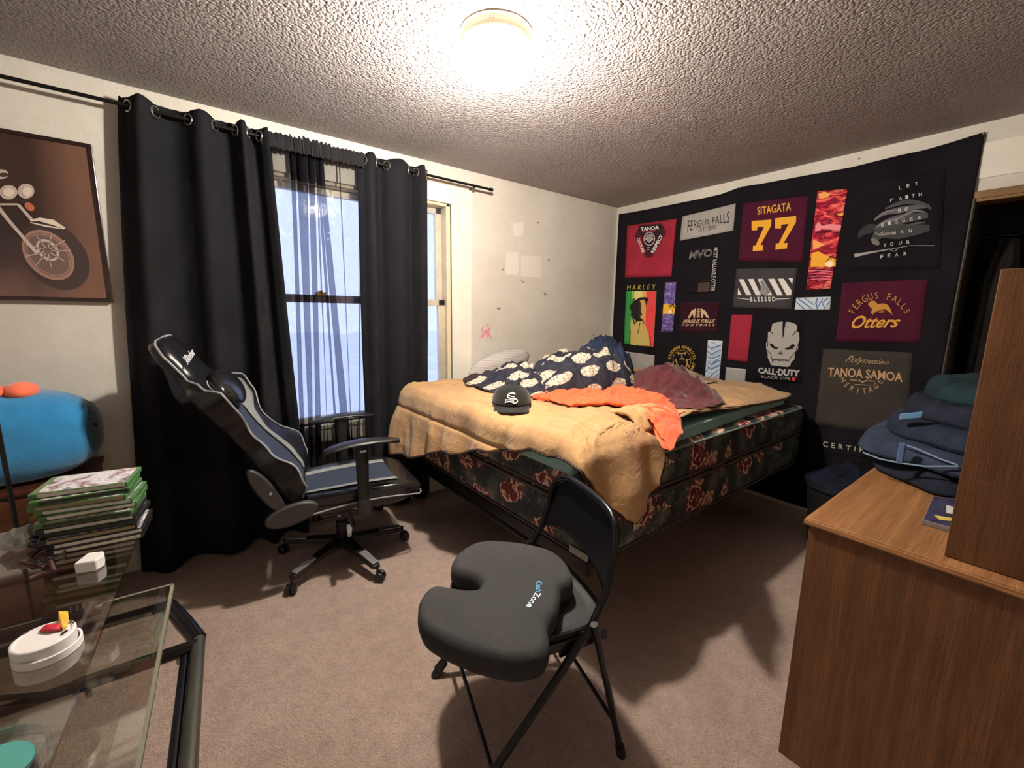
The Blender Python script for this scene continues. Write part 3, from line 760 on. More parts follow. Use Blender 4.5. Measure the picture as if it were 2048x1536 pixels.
def hem_a0(b):      # left hem
    return sm(b, [(-.262, .19), (-.24, .15), (-.17, .09), (-.10, .03), (-.03, -.03), (.10, -.035), (.25, -.045), (.42, -.075), (.62, -.13), (.90, -.215), (1.43, -.37), (1.70, -.42)])+.008*nz(b*9, 4)
def hem_a1(b):
    return sm(b, [(-.262, .195), (-.24, .28), (-.17, .41), (-.06, .48), (.0, .56), (.03, .64), (.055, .9), (.08, 1.6), (.10, 2.12), (.2, 2.16), (1.7, 2.12)])+.010*nz(b*11, 8)
COMF = m_cloth('tan_comforter_cotton', (184, 144, 98), .007, 13, .06, .8, .25)
NB, NA = 210, 260
vs = []; fs = []
for j in range(NB):
    b = lerp(-.262, 1.655, j/(NB-1)); a0, a1 = hem_a0(b), hem_a1(b)
    for i in range(NA):
        s_ = i/(NA-1); a = a0+(a1-a0)*(s_**1.15)
        vs.append(comforter(a, b))
for j in range(NB-1):
    for i in range(NA-1): k = j*NA+i; fs.append((k, k+1, k+NA+1, k+NA))
g = Geo(); g.add(vs, fs)
cf = g.build('comforter', COMF, origin=(1.6, 1.6, ZT), solid=.016, ang=180)
tag(cf, 'rumpled tan comforter spread over the bed and hanging off its near corner', 'comforter')
PIPE = simple('dark_brown_cord', (58, 42, 36), .8)
g = Geo()
hem = [vs[j*NA] for j in range(0, 61)]+[vs[j*NA] for j in range(61, NB)]
g.tube([p+Vector((-.006, 0, -.004)) for p in hem], .0055, 6); part(g, 'hem_piping', PIPE, cf, 'dark corded hem')
g = Geo(); g.tube([vs[j*NA+NA-1]+Vector((0, -.004, -.004)) for j in range(0, NB-40)], .0045, 6); part(g, 'hem_piping', PIPE, cf, 'dark corded hem')
# folded-back flap beside the orange shirt
g = Geo()
def flap(a, b):
    p = Vector((lerp(1.50, 1.76, a)+.03*nz(a*3, b*2), lerp(1.28, 1.06, b)-.05*a, 0)); 
    p.z = ZT+.03+.045*math.sin(pi*b)+.02*math.sin(pi*a)+.012*nz(a*6, b*6)-(.06*max(0, b-.75)*4*.5)
    return p
g.grid(flap, 26, 26); part(g, 'turned_flap', COMF, cf, solid=.012, ang=180)

# ---------------- crumpled cloth heaps
def heap(name, mat, label, cat, outline, base, bumps, fold=.02, fs_=9, edge=.35, seed=0, nr=34, nth=96, pw=2.2, uvs=2.2, parent=None, group=None, lift=.0):
    cx = sum(p[0] for p in outline)/len(outline); cy = sum(p[1] for p in outline)/len(outline)
    n = len(outline)
    def R(th):
        # smooth closed outline through polar radii
        a = th/(2*pi)*n; i = int(a) % n; f = a-int(a)
        p0, p1, p2, p3 = [Vector(outline[(i+k-1) % n]) for k in range(4)]
        return .5*((2*p1)+(-p0+p2)*f+(2*p0-5*p1+4*p2-p3)*f*f+(-p0+3*p1-3*p2+p3)*f**3)
    vs = []; uv = []
    for k in range(nr+1):
        r = math.sin(k/nr*pi/2) if k < nr else 1.0
        for j in range(nth):
            p = R(2*pi*j/nth); x = cx+(p.x-cx)*r; y = cy+(p.y-cy)*r
            w = 1+.05*nz(x*8, y*8, seed)*r; x = cx+(x-cx)*w; y = cy+(y-cy)*w
            H = sum(h*math.exp(-(((x-bx_)/sx)**2+((y-by_)/sy)**2)) for bx_, by_, h, sx, sy in bumps)
            e = max(0, 1-r**pw)**.5
            fo = fold*(wrk(x, y, seed, fs_/6.5)*2.3+fbm(x, y, seed, fs_*.6)*.6)+fold*.3
            z = base(x, y)+(.012+H+fo)*e+lift
            vs.append((x, y, max(z, base(x, y)-.004+.0*r))); uv.append((x*uvs, y*uvs+z*uvs*1.2))
    fs = []
    for k in range(nr):
        for j in range(nth): a = k*nth+j; b = k*nth+(j+1) % nth; fs.append((a, a+nth, b+nth, b))
    # underside
    o_ = len(vs)
    for j in range(nth): p = vs[nr*nth+j]; vs.append((cx+(p[0]-cx)*.9, cy+(p[1]-cy)*.9, base(p[0], p[1])-.012)); uv.append((0, 0))
    for j in range(nth): fs.append((nr*nth+j, o_+j, o_+(j+1) % nth, nr*nth+(j+1) % nth))
    fs.append(tuple(o_+j for j in range(nth)))
    g = Geo(); g.add(vs, fs); g.uv = uv
    o = g.build(name, mat, parent, ang=180)
    if cat: tag(o, label, cat, group)
    return o
def bt(x, y): return comf_top(x, y)+.008
def P2(pts, z): return [tuple(at(x, y, 2, z)[:2]) for x, y in pts]
MED = m_medallion()
ORANGE = m_cloth('orange_jersey', (238, 98, 58), .008, 15, .06, .85)
MAROON = m_cloth('maroon_jersey', (88, 38, 44), .008, 14, .12, .85)
# ---- patterned duvet heap, the tall middle part and the low left part
ZB = Z4+.035
heap('patterned_duvet', MED, 'navy duvet with cream medallions heaped in the middle of the bed', 'duvet',
     [(1.70, 1.88), (1.80, 1.77), (1.96, 1.70), (2.14, 1.67), (2.32, 1.68), (2.44, 1.84), (2.46, 2.10), (2.30, 2.32), (2.04, 2.36), (1.82, 2.22)], bt,
     [(2.08, 1.96, .20, .42, .42), (2.22, 1.82, .03, .16, .16)], .040, 6, seed=3, pw=5.0, nth=190, nr=64, uvs=1.2)
heap('patterned_bedspread', MED, 'navy and cream medallion bedspread lying low behind the black cap', 'bedspread',
     [(1.42, 2.22), (1.46, 2.02), (1.56, 1.90), (1.70, 1.84), (1.82, 1.92), (1.92, 2.12), (1.92, 2.32), (1.80, 2.50), (1.60, 2.52), (1.46, 2.42)], bt,
     [(1.74, 2.20, .11, .22, .26)], .036, 7, seed=11, pw=3.6, nth=150, nr=50, uvs=1.3)
heap('maroon_shirt', MAROON, 'crumpled dark maroon shirt lying right of the medallion duvet', 'shirt',
     P2([(1262, 800), (1300, 815), (1345, 826), (1400, 826), (1446, 814), (1432, 792), (1392, 772), (1345, 758), (1292, 748), (1262, 765)], ZB), bt,
     [(2.45, 1.72, .12, .22, .3), (2.42, 1.42, .07, .14, .16)], .030, 7, seed=21, pw=3.0, nth=160, nr=56)
def base_or(x, y):
    z = bt(x, y)
    if y < CY0: z -= (CY0-y)*.30
    return z+.006
heap('orange_shirt', ORANGE, 'bright orange shirt spread in front of the medallion duvet, one sleeve off the edge', 'shirt',
     P2([(1064, 799), (1105, 808), (1150, 826), (1200, 836), (1262, 838), (1296, 846), (1314, 868), (1338, 892), (1366, 866), (1356, 846), (1346, 818), (1330, 798), (1290, 788), (1200, 792), (1110, 786)], ZB-.005), base_or,
     [(1.98, 1.50, .012, .2, .12), (2.0, 1.28, .03, .10, .12)], .026, 9, seed=33, pw=3.0, nth=190, nr=56)
NAVYJ = m_denim('slate_denim', (46, 56, 78))
heap('blue_jeans', NAVYJ, 'rumpled blue jeans behind the medallion duvet by the wall corner', 'jeans',
     [(2.44, 2.06), (2.60, 1.98), (2.80, 2.06), (2.88, 2.24), (2.76, 2.44), (2.50, 2.48), (2.40, 2.28)], bt,
     [(2.62, 2.2, .25, .3, .3)], .045, 8, seed=41, pw=3)
heap('printed_scarf', simple('beige_print_cloth', (150, 128, 108), .85, var=.45, vscale=60, bump=.004, bscale=30), 'small beige patterned cloth behind the maroon shirt', 'cloth',
     [(2.86, 1.66), (3.02, 1.50), (3.12, 1.64), (3.10, 1.98), (2.98, 2.16), (2.84, 2.04)], bt, [(2.98, 1.85, .05, .15, .25)], .02, 8, seed=52, pw=2.6)
# plaid pillow against the wall
g = Geo(); c = at(1000, 735, 1, 2.66); uv = []
def pil(p):
    k = Vector((p.x/.29, p.y/.07, p.z/.12))
    ax, az = abs(k.x), abs(k.z)
    f = 1+.10*min(ax, 1)*min(az, 1)
    q = Vector((p.x*f*1.02, p.y*(1+.1*nz(p.x*9, p.z*9)), p.z*f+.006*nz(p.x*12, p.z*12)))
    a = rad(-11); return Vector((q.x*math.cos(a)-q.z*math.sin(a), q.y, q.x*math.sin(a)*-1+q.z*math.cos(a)))
g.ell((c.x+.02, 2.69, .975), (.29, .075, .115), 40, 24, pil)
g.uv = [(v[0]*3, v[2]*3) for v in g.v]
o = g.build('plaid_pillow', m_plaid(), ang=180); tag(o, 'pale plaid pillow standing against the white wall behind the bed', 'pillow')
heap('brown_knit_hat', simple('dark_brown_knit', (52, 34, 30), .9, var=.2, vscale=60), 'small dark brown knit cloth at the far edge of the bed by the window', 'hat',
     [(1.52, 2.50), (1.60, 2.42), (1.74, 2.40), (1.86, 2.46), (1.84, 2.54), (1.66, 2.60), (1.54, 2.58)], bt, [(1.60, 2.52, .03, .06, .05)], .012, 12, seed=60, pw=2.6, nth=60, nr=20)
# ---- black baseball cap with an old-English S
CAPC = Vector((1.335, 1.745, 0)); CAPC.z = bt(CAPC.x, CAPC.y)-.016
fd = Vector((-CAPC.x, -CAPC.y, 0)).normalized(); sd = Vector((-fd.y, fd.x, 0))
cap = thing('baseball_cap', 'black baseball cap with a white blackletter S, sitting on the tan comforter', 'cap', CAPC)
CAPM = m_cloth('black_wool_cap', (26, 27, 26), .001, 60, .1)
rc = .103
def capP(th, ph, k=0.0):       # th around (0 = front), ph 0 rim .. pi/2 top
    fr = .5+.5*math.cos(th); h = .088+.010*fr
    e = math.cos(ph)**(.62+.1*fr); r = (rc+k)*e
    lean = .012*math.sin(ph)
    return CAPC+fd*(r*math.cos(th)*1.04-lean)+sd*(r*math.sin(th))+Vector((0, 0, .022+(h+k)*math.sin(ph)**.95))
g = Geo(); g.grid(lambda a, b: capP(2*pi*a, b*pi/2*.999), 48, 16, cu=True); part(g, 'crown', CAPM, cap, ang=180, solid=.003)
g = Geo()
def brim(a, b):
    th = lerp(-1.05, 1.05, a); p = capP(th, 0); out = fd*(.068*b*math.cos(th*.9)+.004)
    return p+out+Vector((0, 0, -.012*b-.016*(math.sin(th)**2)*b-.002))
g.grid(brim, 24, 8); part(g, 'brim', CAPM, cap, solid=.004, ang=180)
g = Geo(); g.ell(capP(0, pi/2*.99)+Vector((0, 0, .001)), (.008, .008, .005), 12, 8); part(g, 'button', CAPM, cap)
SW = simple('white_thread', (232, 230, 224), .7)
def cap_s(u, v): return capP(u/.098, v/.095*1.15, .0035)   # u right in metres, v up
def bez(P_, n=10):
    out = []
    for i in range(len(P_)-1):
        p0 = P_[max(0, i-1)]; p1 = P_[i]; p2 = P_[i+1]; p3 = P_[min(len(P_)-1, i+2)]
        for k in range(n):
            t_ = k/n; out.append(tuple(.5*((2*p1[c_])+(-p0[c_]+p2[c_])*t_+(2*p0[c_]-5*p1[c_]+4*p2[c_]-p3[c_])*t_*t_+(-p0[c_]+3*p1[c_]-3*p2[c_]+p3[c_])*t_**3) for c_ in (0, 1)))
    out.append(P_[-1]); return out
g = Geo()
# crop coordinates of the S (centre 520,915; 7.3 crop px = 1 photo px, about 2 mm)
def SP(x, y): return ((x-515)*.00037, .036-(y-915)*.00032)
for path, w in (([(572, 862), (520, 850), (470, 862), (462, 905), (520, 925), (578, 932), (590, 965), (555, 985)], .0062), ([(555, 985), (500, 962), (440, 972)], .0055), ([(560, 900), (520, 895), (480, 880)], .004), ([(440, 945), (500, 940), (548, 958)], .0045), ([(572, 862), (555, 845), (520, 832)], .004), ([(440, 930), (434, 985)], .003)):
    pts = bez([SP(*p) for p in path]); st = stroke(pts, w); n_ = len(st)//2
    for i in range(n_-1):
        q = [st[i], st[i+1], st[len(st)-2-i], st[len(st)-1-i]]; k = len(g.v); g.v += [tuple(cap_s(*p)) for p in q]; g.f.append((k, k+1, k+2, k+3))
part(g, 'lettering', SW, cap, 'white blackletter S', solid=.0015)
g = Geo()
for k in range(6):
    th = k*pi/3+pi/6
    g.tube([capP(th, p_/10*pi/2*.99, .001) for p_ in range(11)], .0008, 5)
part(g, 'seam', CAPM, cap)
# ------------------------------------------------------------------ gaming chair
GC = Vector((.60, 2.345, 0)); gth = rad(-7)
gu = Vector((math.cos(gth), math.sin(gth), 0)); gv = Vector((-math.sin(gth), math.cos(gth), 0))
def GP(u, v, z): return GC+gu*u+gv*v+Vector((0, 0, z))
ch = thing('gaming_chair', 'black and grey gaming chair reclined in front of the black curtains', 'chair', GC)
LEA = simple('black_faux_leather', (24, 24, 28), .32, bump=.0008, bscale=160, var=.15, vscale=4)
LEAG = simple('glossy_black_faux_leather', (30, 30, 32), .18, bump=.0006, bscale=120)
NAVY = simple('dark_blue_mesh_fabric', (40, 50, 68), .75, bump=.001, bscale=400)
GREY = simple('silver_grey_fabric', (132, 134, 134), .7, bump=.0008, bscale=300)
PIP = simple('silver_grey_piping', (140, 140, 146), .5)
PLA = simple('dark_grey_chair_plastic', (46, 42, 44), .5)
SIL = simple('silver_base_insert', (170, 170, 172), .35, .6)
# backrest frame of reference
B0 = (-.2, .47); BD = Vector((-math.sin(rad(33.3)), math.cos(rad(33.3))))
bth = rad(-12); bu = Vector((math.cos(bth), math.sin(bth), 0)); bv = Vector((-math.sin(bth), math.cos(bth), 0)); BC = Vector((.583, 2.322, 0)); BL = .92
def BP(s_, v, d): # s along back, v lateral, d forward
    u = B0[0]+BD.x*s_+BD.y*d; z = B0[1]+BD.y*s_-BD.x*d
    return BC+bu*u+bv*v+Vector((0, 0, z))
HW = [(0, .22), (.05, .29), (.13, .315), (.22, .295), (.33, .235), (.42, .24), (.52, .30), (.59, .315), (.65, .28), (.70, .19), (.74, .17), (.84, .165), (.895, .13), (.92, .07)]
WD = [(0, .03), (.06, .09), (.16, .115), (.28, .07), (.38, .06), (.52, .095), (.60, .10), (.66, .05), (.72, .01), (.92, .0)]
def back_front(s_, t_):
    w = sm(s_, HW); d = .045+sm(s_, WD)*abs(t_)**3.2-.03*(abs(t_)**12)
    d += .012*math.cos(s_*2*pi/.92*1.2)*(1-abs(t_))
    return BP(s_, w*t_, d)
def back_rear(s_, t_):
    w = sm(s_, HW); return BP(s_, w*t_*.96, -.035+.02*(abs(t_)**4)+sm(s_, WD)*.35*abs(t_)**3)
g = Geo(); ns, ntt = 60, 26
vs = []
for i in range(ns+1):
    s_ = BL*i/ns
    for j in range(ntt): vs.append(back_front(s_, -1+2*j/(ntt-1)))
    for j in range(ntt): vs.append(back_rear(s_, 1-2*j/(ntt-1)))
m_ = 2*ntt; fs = []
for i in range(ns):
    for j in range(m_): fs.append((i*m_+j, i*m_+(j+1) % m_, (i+1)*m_+(j+1) % m_, (i+1)*m_+j))
fs.append(tuple(range(m_))[::-1]); fs.append(tuple(ns*m_+j for j in range(m_)))
g.add(vs, fs); bk = part(g, 'backrest', LEA, ch, ang=60)
g = Geo()
loop = [back_front(BL*k/50, -1)+(back_front(BL*k/50, -1)-back_front(BL*k/50, -.9)).normalized()*.004 for k in range(51)]+[back_front(BL, -1+2*k/8) for k in range(1, 8)]+[back_front(BL*(50-k)/50, 1)+(back_front(BL*(50-k)/50, 1)-back_front(BL*(50-k)/50, .9)).normalized()*.004 for k in range(51)]
g.tube(loop, .0048, 8); part(g, 'piping', PIP, bk, 'silver-grey piping')
def inset(tab_in, tab_out, s0, s1, mat, nm, lab=None, off=.004, side=1, n=40, w=6):
    g = Geo()
    def f(a, b):
        s_ = lerp(s0, s1, a); t_ = lerp(sm(s_, tab_in), sm(s_, tab_out), b)*side
        d0 = back_front(s_, t_); 
        nrm = (BP(s_, 0, 1)-BP(s_, 0, 0)); return d0+nrm*off
    g.grid(f, n, w); return part(g, nm, mat, bk, lab, solid=.003, ang=180)
for sd_ in (1, -1):
    inset([(0, .50), (.3, .50), (.45, .50), (.56, .26), (.66, .2)], [(0, .62), (.3, .62), (.42, .72), (.5, .86), (.58, .86), (.64, .72), (.68, .42)], .02, .675, GREY, 'grey_stripe', 'silver-grey side stripe', side=sd_)
g = Geo(); g.grid(lambda a, b: back_front(lerp(.02, .60, a), lerp(-.42, .42, b))+(BP(0, 0, 1)-BP(0, 0, 0))*.005, 36, 12); part(g, 'centre_panel', NAVY, bk, ang=180, solid=.003)
# head cushion and lumbar cushion
g = Geo()
def hc(p):
    k = p.x/.115; return bv*p.y*(1+.15*(1-min(1, k*k)))+(BP(1, 0, 0)-BP(0, 0, 0))*p.x+(BP(0, 0, 1)-BP(0, 0, 0))*p.z
g.ell(BP(.60, 0, .085), (.10, .15, .05), 32, 18, hc); part(g, 'head_cushion', LEAG, ch)
g = Geo()
tm, tf, ar = text_mesh('XRocker', .012, shear=.25)
_pp = BP(.82, 0, .066); _pn = BP(.82, 0, 1.066)-_pp
def onhead(x, y): d_ = ray(x, y); o_ = Vector((0, 0, CAMH)); return o_+d_*((_pp-o_).dot(_pn)/d_.dot(_pn))
qm = quadmap([onhead(*q_) for q_ in ((364, 716), (381, 696), (391, 706), (376, 730))])
g.add([qm(a, b) for a, b in tm], tf)
part(g, 'lettering', simple('white_embroidery', (214, 214, 220), .6), bk, 'white embroidered lettering', smooth=False, solid=.002)
# seat
def seat_top(a, b):    # a 0 back .. 1 front, b -1 near .. 1 far
    u = lerp(-.20, .385, a); hw = sm(a, [(0, .225), (.3, .25), (.8, .262), (1, .24)])
    bol = .035*abs(b)**3*sm(a, [(0, 1), (.7, .8), (1, .1)])
    z = .462+bol+.01*math.sin(a*pi)-.05*max(0, a-.85)**1.3*6*.5
    return GP(u+.01, hw*b, z-.02*abs(b)**14)
g = Geo(); na, nb = 34, 24; vs = []
for i in range(na):
    a = i/(na-1)
    for j in range(nb): vs.append(seat_top(a, -1+2*j/(nb-1)))
    for j in range(nb):
        b = 1-2*j/(nb-1); u = lerp(-.19, .395-.03*1, a); hw = sm(a, [(0, .22), (.3, .245), (.8, .255), (1, .235)]); vs.append(GP(u, hw*b*.98, .375+.02*max(0, a-.8)*3))
m_ = 2*nb; fs = []
for i in range(na-1):
    for j in range(m_): fs.append((i*m_+j, i*m_+(j+1) % m_, (i+1)*m_+(j+1) % m_, (i+1)*m_+j))
fs.append(tuple(range(m_))[::-1]); fs.append(tuple((na-1)*m_+j for j in range(m_)))
g.add(vs, fs); st_ = part(g, 'seat', LEAG, ch, bevel=.018, ang=60)
def on_seat(a, b, off=.004): return seat_top(a, b)+Vector((0, 0, off))
g = Geo(); g.grid(lambda a, b: on_seat(lerp(.02, .80, a), lerp(-.56, .56, b)), 24, 14); part(g, 'centre_panel', NAVY, st_, ang=180, solid=.003)
for sd_ in (1, -1):
    g = Geo(); g.grid(lambda a, b: on_seat(lerp(.02, .80, a), sd_*lerp(.50, .66, b), .007), 24, 5); part(g, 'grey_stripe', GREY, st_, 'silver-grey side stripe', ang=180, solid=.003)
g = Geo()
rim = [GP(lerp(-.19, .37, k/12), -.258, .405+.02*math.sin(k/12*pi)) for k in range(13)]+[GP(.385+.012*math.sin(pi*k/10), lerp(-.245, .245, k/10), .41) for k in range(11)]+[GP(lerp(.37, -.19, k/12), .258, .405+.02*math.sin(k/12*pi)) for k in range(13)]
g.tube(rim, .0045, 8); part(g, 'piping', PIP, st_, 'silver-grey piping')
g = Geo(); g.box(-.12, .28, -.17, .17, .335, .38, lambda p: GP(p.x, p.y, p.z)); g.box(-.05, .16, -.09, .09, .27, .34, lambda p: GP(p.x, p.y, p.z)); part(g, 'tilt_mechanism', PLA, ch, smooth=False, bevel=.006)
g = Geo(); g.tube([GP(.03, -.09, .31), GP(.02, -.22, .315), GP(.0, -.30, .30)], .008, 8); g.tube([GP(.0, -.26, .305), GP(-.01, -.33, .295)], [.014, .011], 10); part(g, 'tilt_lever', SIL, ch)
g = Geo(); g.tube([GP(-.03, -.10, .33), GP(-.04, -.23, .36)], .007, 8); part(g, 'height_lever', SIL, ch)
# side hinges (covers)
for sd_ in (-1, 1):
    v0 = .272*sd_
    g = Geo()
    def oval(cu, cz, ru, rz, rot, th, v0=v0, sd_=sd_, n=26):
        P_ = [(cu+ru*math.cos(2*pi*k/n)*math.cos(rot)-rz*math.sin(2*pi*k/n)*math.sin(rot), cz+ru*math.cos(2*pi*k/n)*math.sin(rot)+rz*math.sin(2*pi*k/n)*math.cos(rot)) for k in range(n)]
        return P_
    P_ = oval(-.25, .445, .115, .052, rad(12), .02)
    g.prism(P_, lambda u, z: GP(u, v0, z), lambda u, z: GP(u*1.0, v0+.035*sd_, z)); part(g, 'hinge_cover', PLA, ch, bevel=.01, smooth=True, ang=50)
    g = Geo(); P_ = oval(-.345, .575, .13, .036, rad(119), .02)
    g.prism(P_, lambda u, z: GP(u, v0, z), lambda u, z: GP(u, v0+.026*sd_, z)); part(g, 'recline_bracket', PLA, ch, bevel=.008, ang=50)
    g = Geo(); g.lathe([(0, 0), (.007, 0), (.006, .004), (0, .004)], GP(-.33, v0+.026*sd_, .565), gv*sd_, 10); part(g, 'bolt', SIL, ch)
# armrests
for sd_ in (-1, 1):
    v0 = .305*sd_
    arm = Geo(); arm.tube([GP(.07, v0, .40), GP(.07, v0, .56), GP(.07, v0, .735)], [.026, .029, .033], 14, flat=.62, up=gv)
    ao = part(arm, 'armrest', BLACKP, ch)
    g = Geo(); g.tube([GP(.07, v0, .385), GP(.07, v0, .40), GP(.07, v0, .455)], [.034, .037, .030], 14, flat=.75, up=gv); part(g, 'armrest_collar', PLA, ao)
    g = Geo(); g.tube([GP(.07, v0, .40), GP(.07, v0*.9, .375), GP(.07, v0*.45, .36)], .018, 10, flat=.5); part(g, 'armrest_bracket', BLACKM, ao)
    g = Geo()
    def pad(a, b):
        u = lerp(-.10, .255, a); w = .046*sm(a, [(0, .55), (.12, .95), (.5, 1), (.85, .9), (1, .45)]); q = 2*pi*b
        z = .752-.030*(2*a-1)**2*(1 if a < .5 else .55)+.014*(math.sin(q))*(1 if math.sin(q) > 0 else .8)
        return GP(u, v0+w*math.cos(q), z)
    g.grid(pad, 24, 16, cv=True); n_ = 16; g.f.append(tuple(range(n_))); g.f.append(tuple(23*n_+k for k in range(n_))[::-1])
    part(g, 'arm_pad', BLACKP, ao, ang=70)
    g = Geo(); g.box(.055, .085, -.006, .006, .712, .72, lambda p: GP(p.x, v0-.034+p.y if sd_ < 0 else v0+.034+p.y, p.z)); part(g, 'adjuster_button', SIL, ao, smooth=False)
# gas column and five-spoke base with casters
g = Geo(); g.lathe([(.028, .10), (.03, .11), (.03, .22), (.018, .225), (.018, .30), (.04, .30)], GC, (0,0,1), 20); part(g, 'gas_column', BLACKP, ch)
g = Geo(); g.lathe([(.03, .07), (.05, .075), (.052, .11), (.04, .125), (.02, .125)], GC, (0,0,1), 20); bs = part(g, 'base_hub', BLACKP, ch)
for q in (211, 283, 355, 67, 139):
    q = rad(q); d = Vector((math.cos(q), math.sin(q), 0)); s2 = Vector((-d.y, d.x, 0))
    g = Geo(); vs = []
    for r_, w_, z0, z1 in ((.03, .035, .085, .125), (.18, .030, .088, .112), (.325, .024, .070, .095), (.345, .02, .070, .09)):
        for i, j in ((-1, 0), (1, 0), (1, 1), (-1, 1)): vs.append(GC+d*r_+s2*w_*i*(.8 if j else 1)+Vector((0, 0, z1 if j else z0)))
    fs = [(3, 2, 1, 0), (12, 13, 14, 15)]
    for k in range(3):
        for i in range(4): fs.append((k*4+i, k*4+(i+1) % 4, k*4+4+(i+1) % 4, k*4+4+i))
    g.add(vs, fs); lg = part(g, 'base_leg', BLACKP, ch, smooth=False, bevel=.005)
    g = Geo(); vs = []
    for r_, w_, z in ((.205, .021, .111), (.33, .017, .0965)):
        for i, h in ((-1, 0), (1, 0), (1, .006), (-1, .006)): vs.append(GC+d*r_+s2*w_*i+Vector((0, 0, z+h-.002)))
    g.add(vs, [(3, 2, 1, 0), (4, 5, 6, 7), (0, 1, 5, 4), (1, 2, 6, 5), (2, 3, 7, 6), (3, 0, 4, 7)]); part(g, 'foot_plate', SIL, lg, 'silver insert plate', smooth=False, bevel=.002)
    cc = GC+d*.345; rr_ = random.Random(int(q*100)); ca = q+rr_.uniform(-.8, .8); cd = Vector((math.cos(ca), math.sin(ca), 0)); cs_ = Vector((-cd.y, cd.x, 0))
    g = Geo(); g.tube([cc+Vector((0, 0, .09)), cc+Vector((0, 0, .05))], .007, 8)
    wc = cc+cd*.012
    for k in (-1, 1): g.lathe([(.004, 0), (.024, 0), (.027, .004), (.027, .014), (.022, .018), (.004, .018)], wc+Vector((0, 0, .0275))+cs_*(.004 if k > 0 else -.022), cs_, 18)
    part(g, 'caster', BLACKP, lg)

# ------------------------------------------------------------------ folding chair with foam cushion
fw = Vector((math.cos(rad(73)), math.sin(rad(73)), 0)); ff = Vector((-fw.y, fw.x, 0))
FC0 = Vector((.652, 1.301, 0))      # far front foot
def FP(back, side, z): return FC0-ff*back-fw*side+Vector((0, 0, z))
WF = .49
fc = thing('folding_chair', 'black metal folding chair with its back to the bed', 'chair', FP(.2, WF/2, 0))
FM = simple('black_enamelled_steel', (20, 19, 22), .28, .2)
RUB = simple('black_rubber', (18, 20, 18), .7)
g = Geo()
def side(s_): # front-foot to back-top tube on one side; s_ 0 far .. WF near
    k = 1 if s_ == 0 else -1
    return [(0, 0.0, .03), (.13, .006, .18), (.27, .012, .345), (.38, .016, .485), (.425, .02, .57), (.445, .028, .65)]
far = [FP(b, ins, z) for b, ins, z in side(0)]; near = [FP(b, WF-ins, z) for b, ins, z in side(WF)]
arc = []
for k in range(13):
    q = pi*k/12; wv = WF/2-.028; cx = WF/2
    s_ = cx-wv*math.copysign(abs(math.cos(q))**.5, math.cos(q)); z = .65+.145*abs(math.sin(q))**.62
    arc.append(FP(.445+.035*abs(math.sin(q)), s_, z))
g.tube(far[:-1]+arc+near[:-1][::-1], .0125, 12); fr_ = part(g, 'front_leg_frame', FM, fc)
for s_ in (0, WF):
    g = Geo(); p = FP(0, s_, 0); g.tube([FP(-.008, s_, 0.0), FP(.012, s_, .03), FP(.03, s_, .052)], [.0165, .0165, .0155], 12); part(g, 'rubber_foot', RUB, fr_)
g = Geo(); g.tube([FP(.07, .004, .11), FP(.07, WF-.004, .11)], .007, 8); part(g, 'front_cross_bar', FM, fc)
rear = []
for s_ in (.010, WF+.004):
    g = Geo(); g.tube([FP(.372, s_, .50), FP(.43, s_, .28), FP(.492, s_, .03)], .0115, 12); o = part(g, 'rear_leg', FM, fc)
    g = Geo(); g.tube([FP(.490, s_, .04), FP(.498, s_, .0)], [.0145, .0155], 12); part(g, 'rubber_foot', RUB, o)
g = Geo(); g.tube([FP(.466, .012, .13), FP(.466, WF, .13)], .007, 8); part(g, 'rear_cross_bar', FM, fc)
for s_ in (.03, WF-.03):
    g = Geo(); g.quadbar(FP(.20, s_, .425), FP(.44, s_, .425), .006, .03); part(g, 'seat_rail', FM, fc, smooth=False)
    g = Geo(); g.quadbar(FP(.40, s_, .42), FP(.28, s_, .40), .008, .02); part(g, 'seat_brace', FM, fc, smooth=False)
# seat pan with rolled rim
def seatp(a, b):
    q = 2*pi*a; n = 3.6
    cu, cv = math.cos(q), math.sin(q); r_ = (abs(cu)**n+abs(cv)**n)**(-1/n)
    u = r_*cu*b; v = r_*cv*b
    return FP(.250-.225*u*1.0, WF/2+.205*v*(1-.03*u), .447+.008*(b > .93)-.008*(1-b)*(1-b)+.004*u)
g = Geo(); g.grid(seatp, 64, 18, cu=True)
k0 = len(g.v)
def seatlow(a, b): p = seatp(a, 1.0); c = FP(.250, WF/2, 0); p2 = c+(p-c)*(1.0-.0*b); p2.z = lerp(p.z, .405, b); return p2
g.grid(seatlow, 64, 3, cu=True); g.add([seatlow(i/64, 1) for i in range(64)], [tuple(range(64))])
part(g, 'seat', simple('black_vinyl_seat', (58, 58, 60), .35), fc, ang=60)
g = Geo(); g.tube([seatp(i/64, 1.0)+Vector((0, 0, .0)) for i in range(64)], .006, 8, closed=True); part(g, 'seat_rim', FM, fc)
# backrest panel
g = Geo()
def bpan(a, b):      # a across, b up
    s_ = lerp(.018, WF-.018, a); e = 2*a-1
    zb = .555+.050*(1-abs(e)**2.6)*1.0; ztop = .65+.143*max(0, 1-abs(e)**3.2)**.62
    z = lerp(zb if abs(e) < .98 else .55, ztop, b)
    bk_ = interp(z, [(.5, .39), (.57, .425), (.65, .445), (.80, .48)])
    return FP(bk_+.018*(1-e*e), s_, z)
g.grid(bpan, 40, 18); part(g, 'backrest', FM, fc, solid=.005, ang=180)
g = Geo(); g.tube([FP(.20, .02, .43), FP(.20, .06, .43)], .006, 8); g.tube([FP(.20, WF-.02, .43), FP(.20, WF-.06, .43)], .006, 8); part(g, 'hinge_pin', SIL, fc)
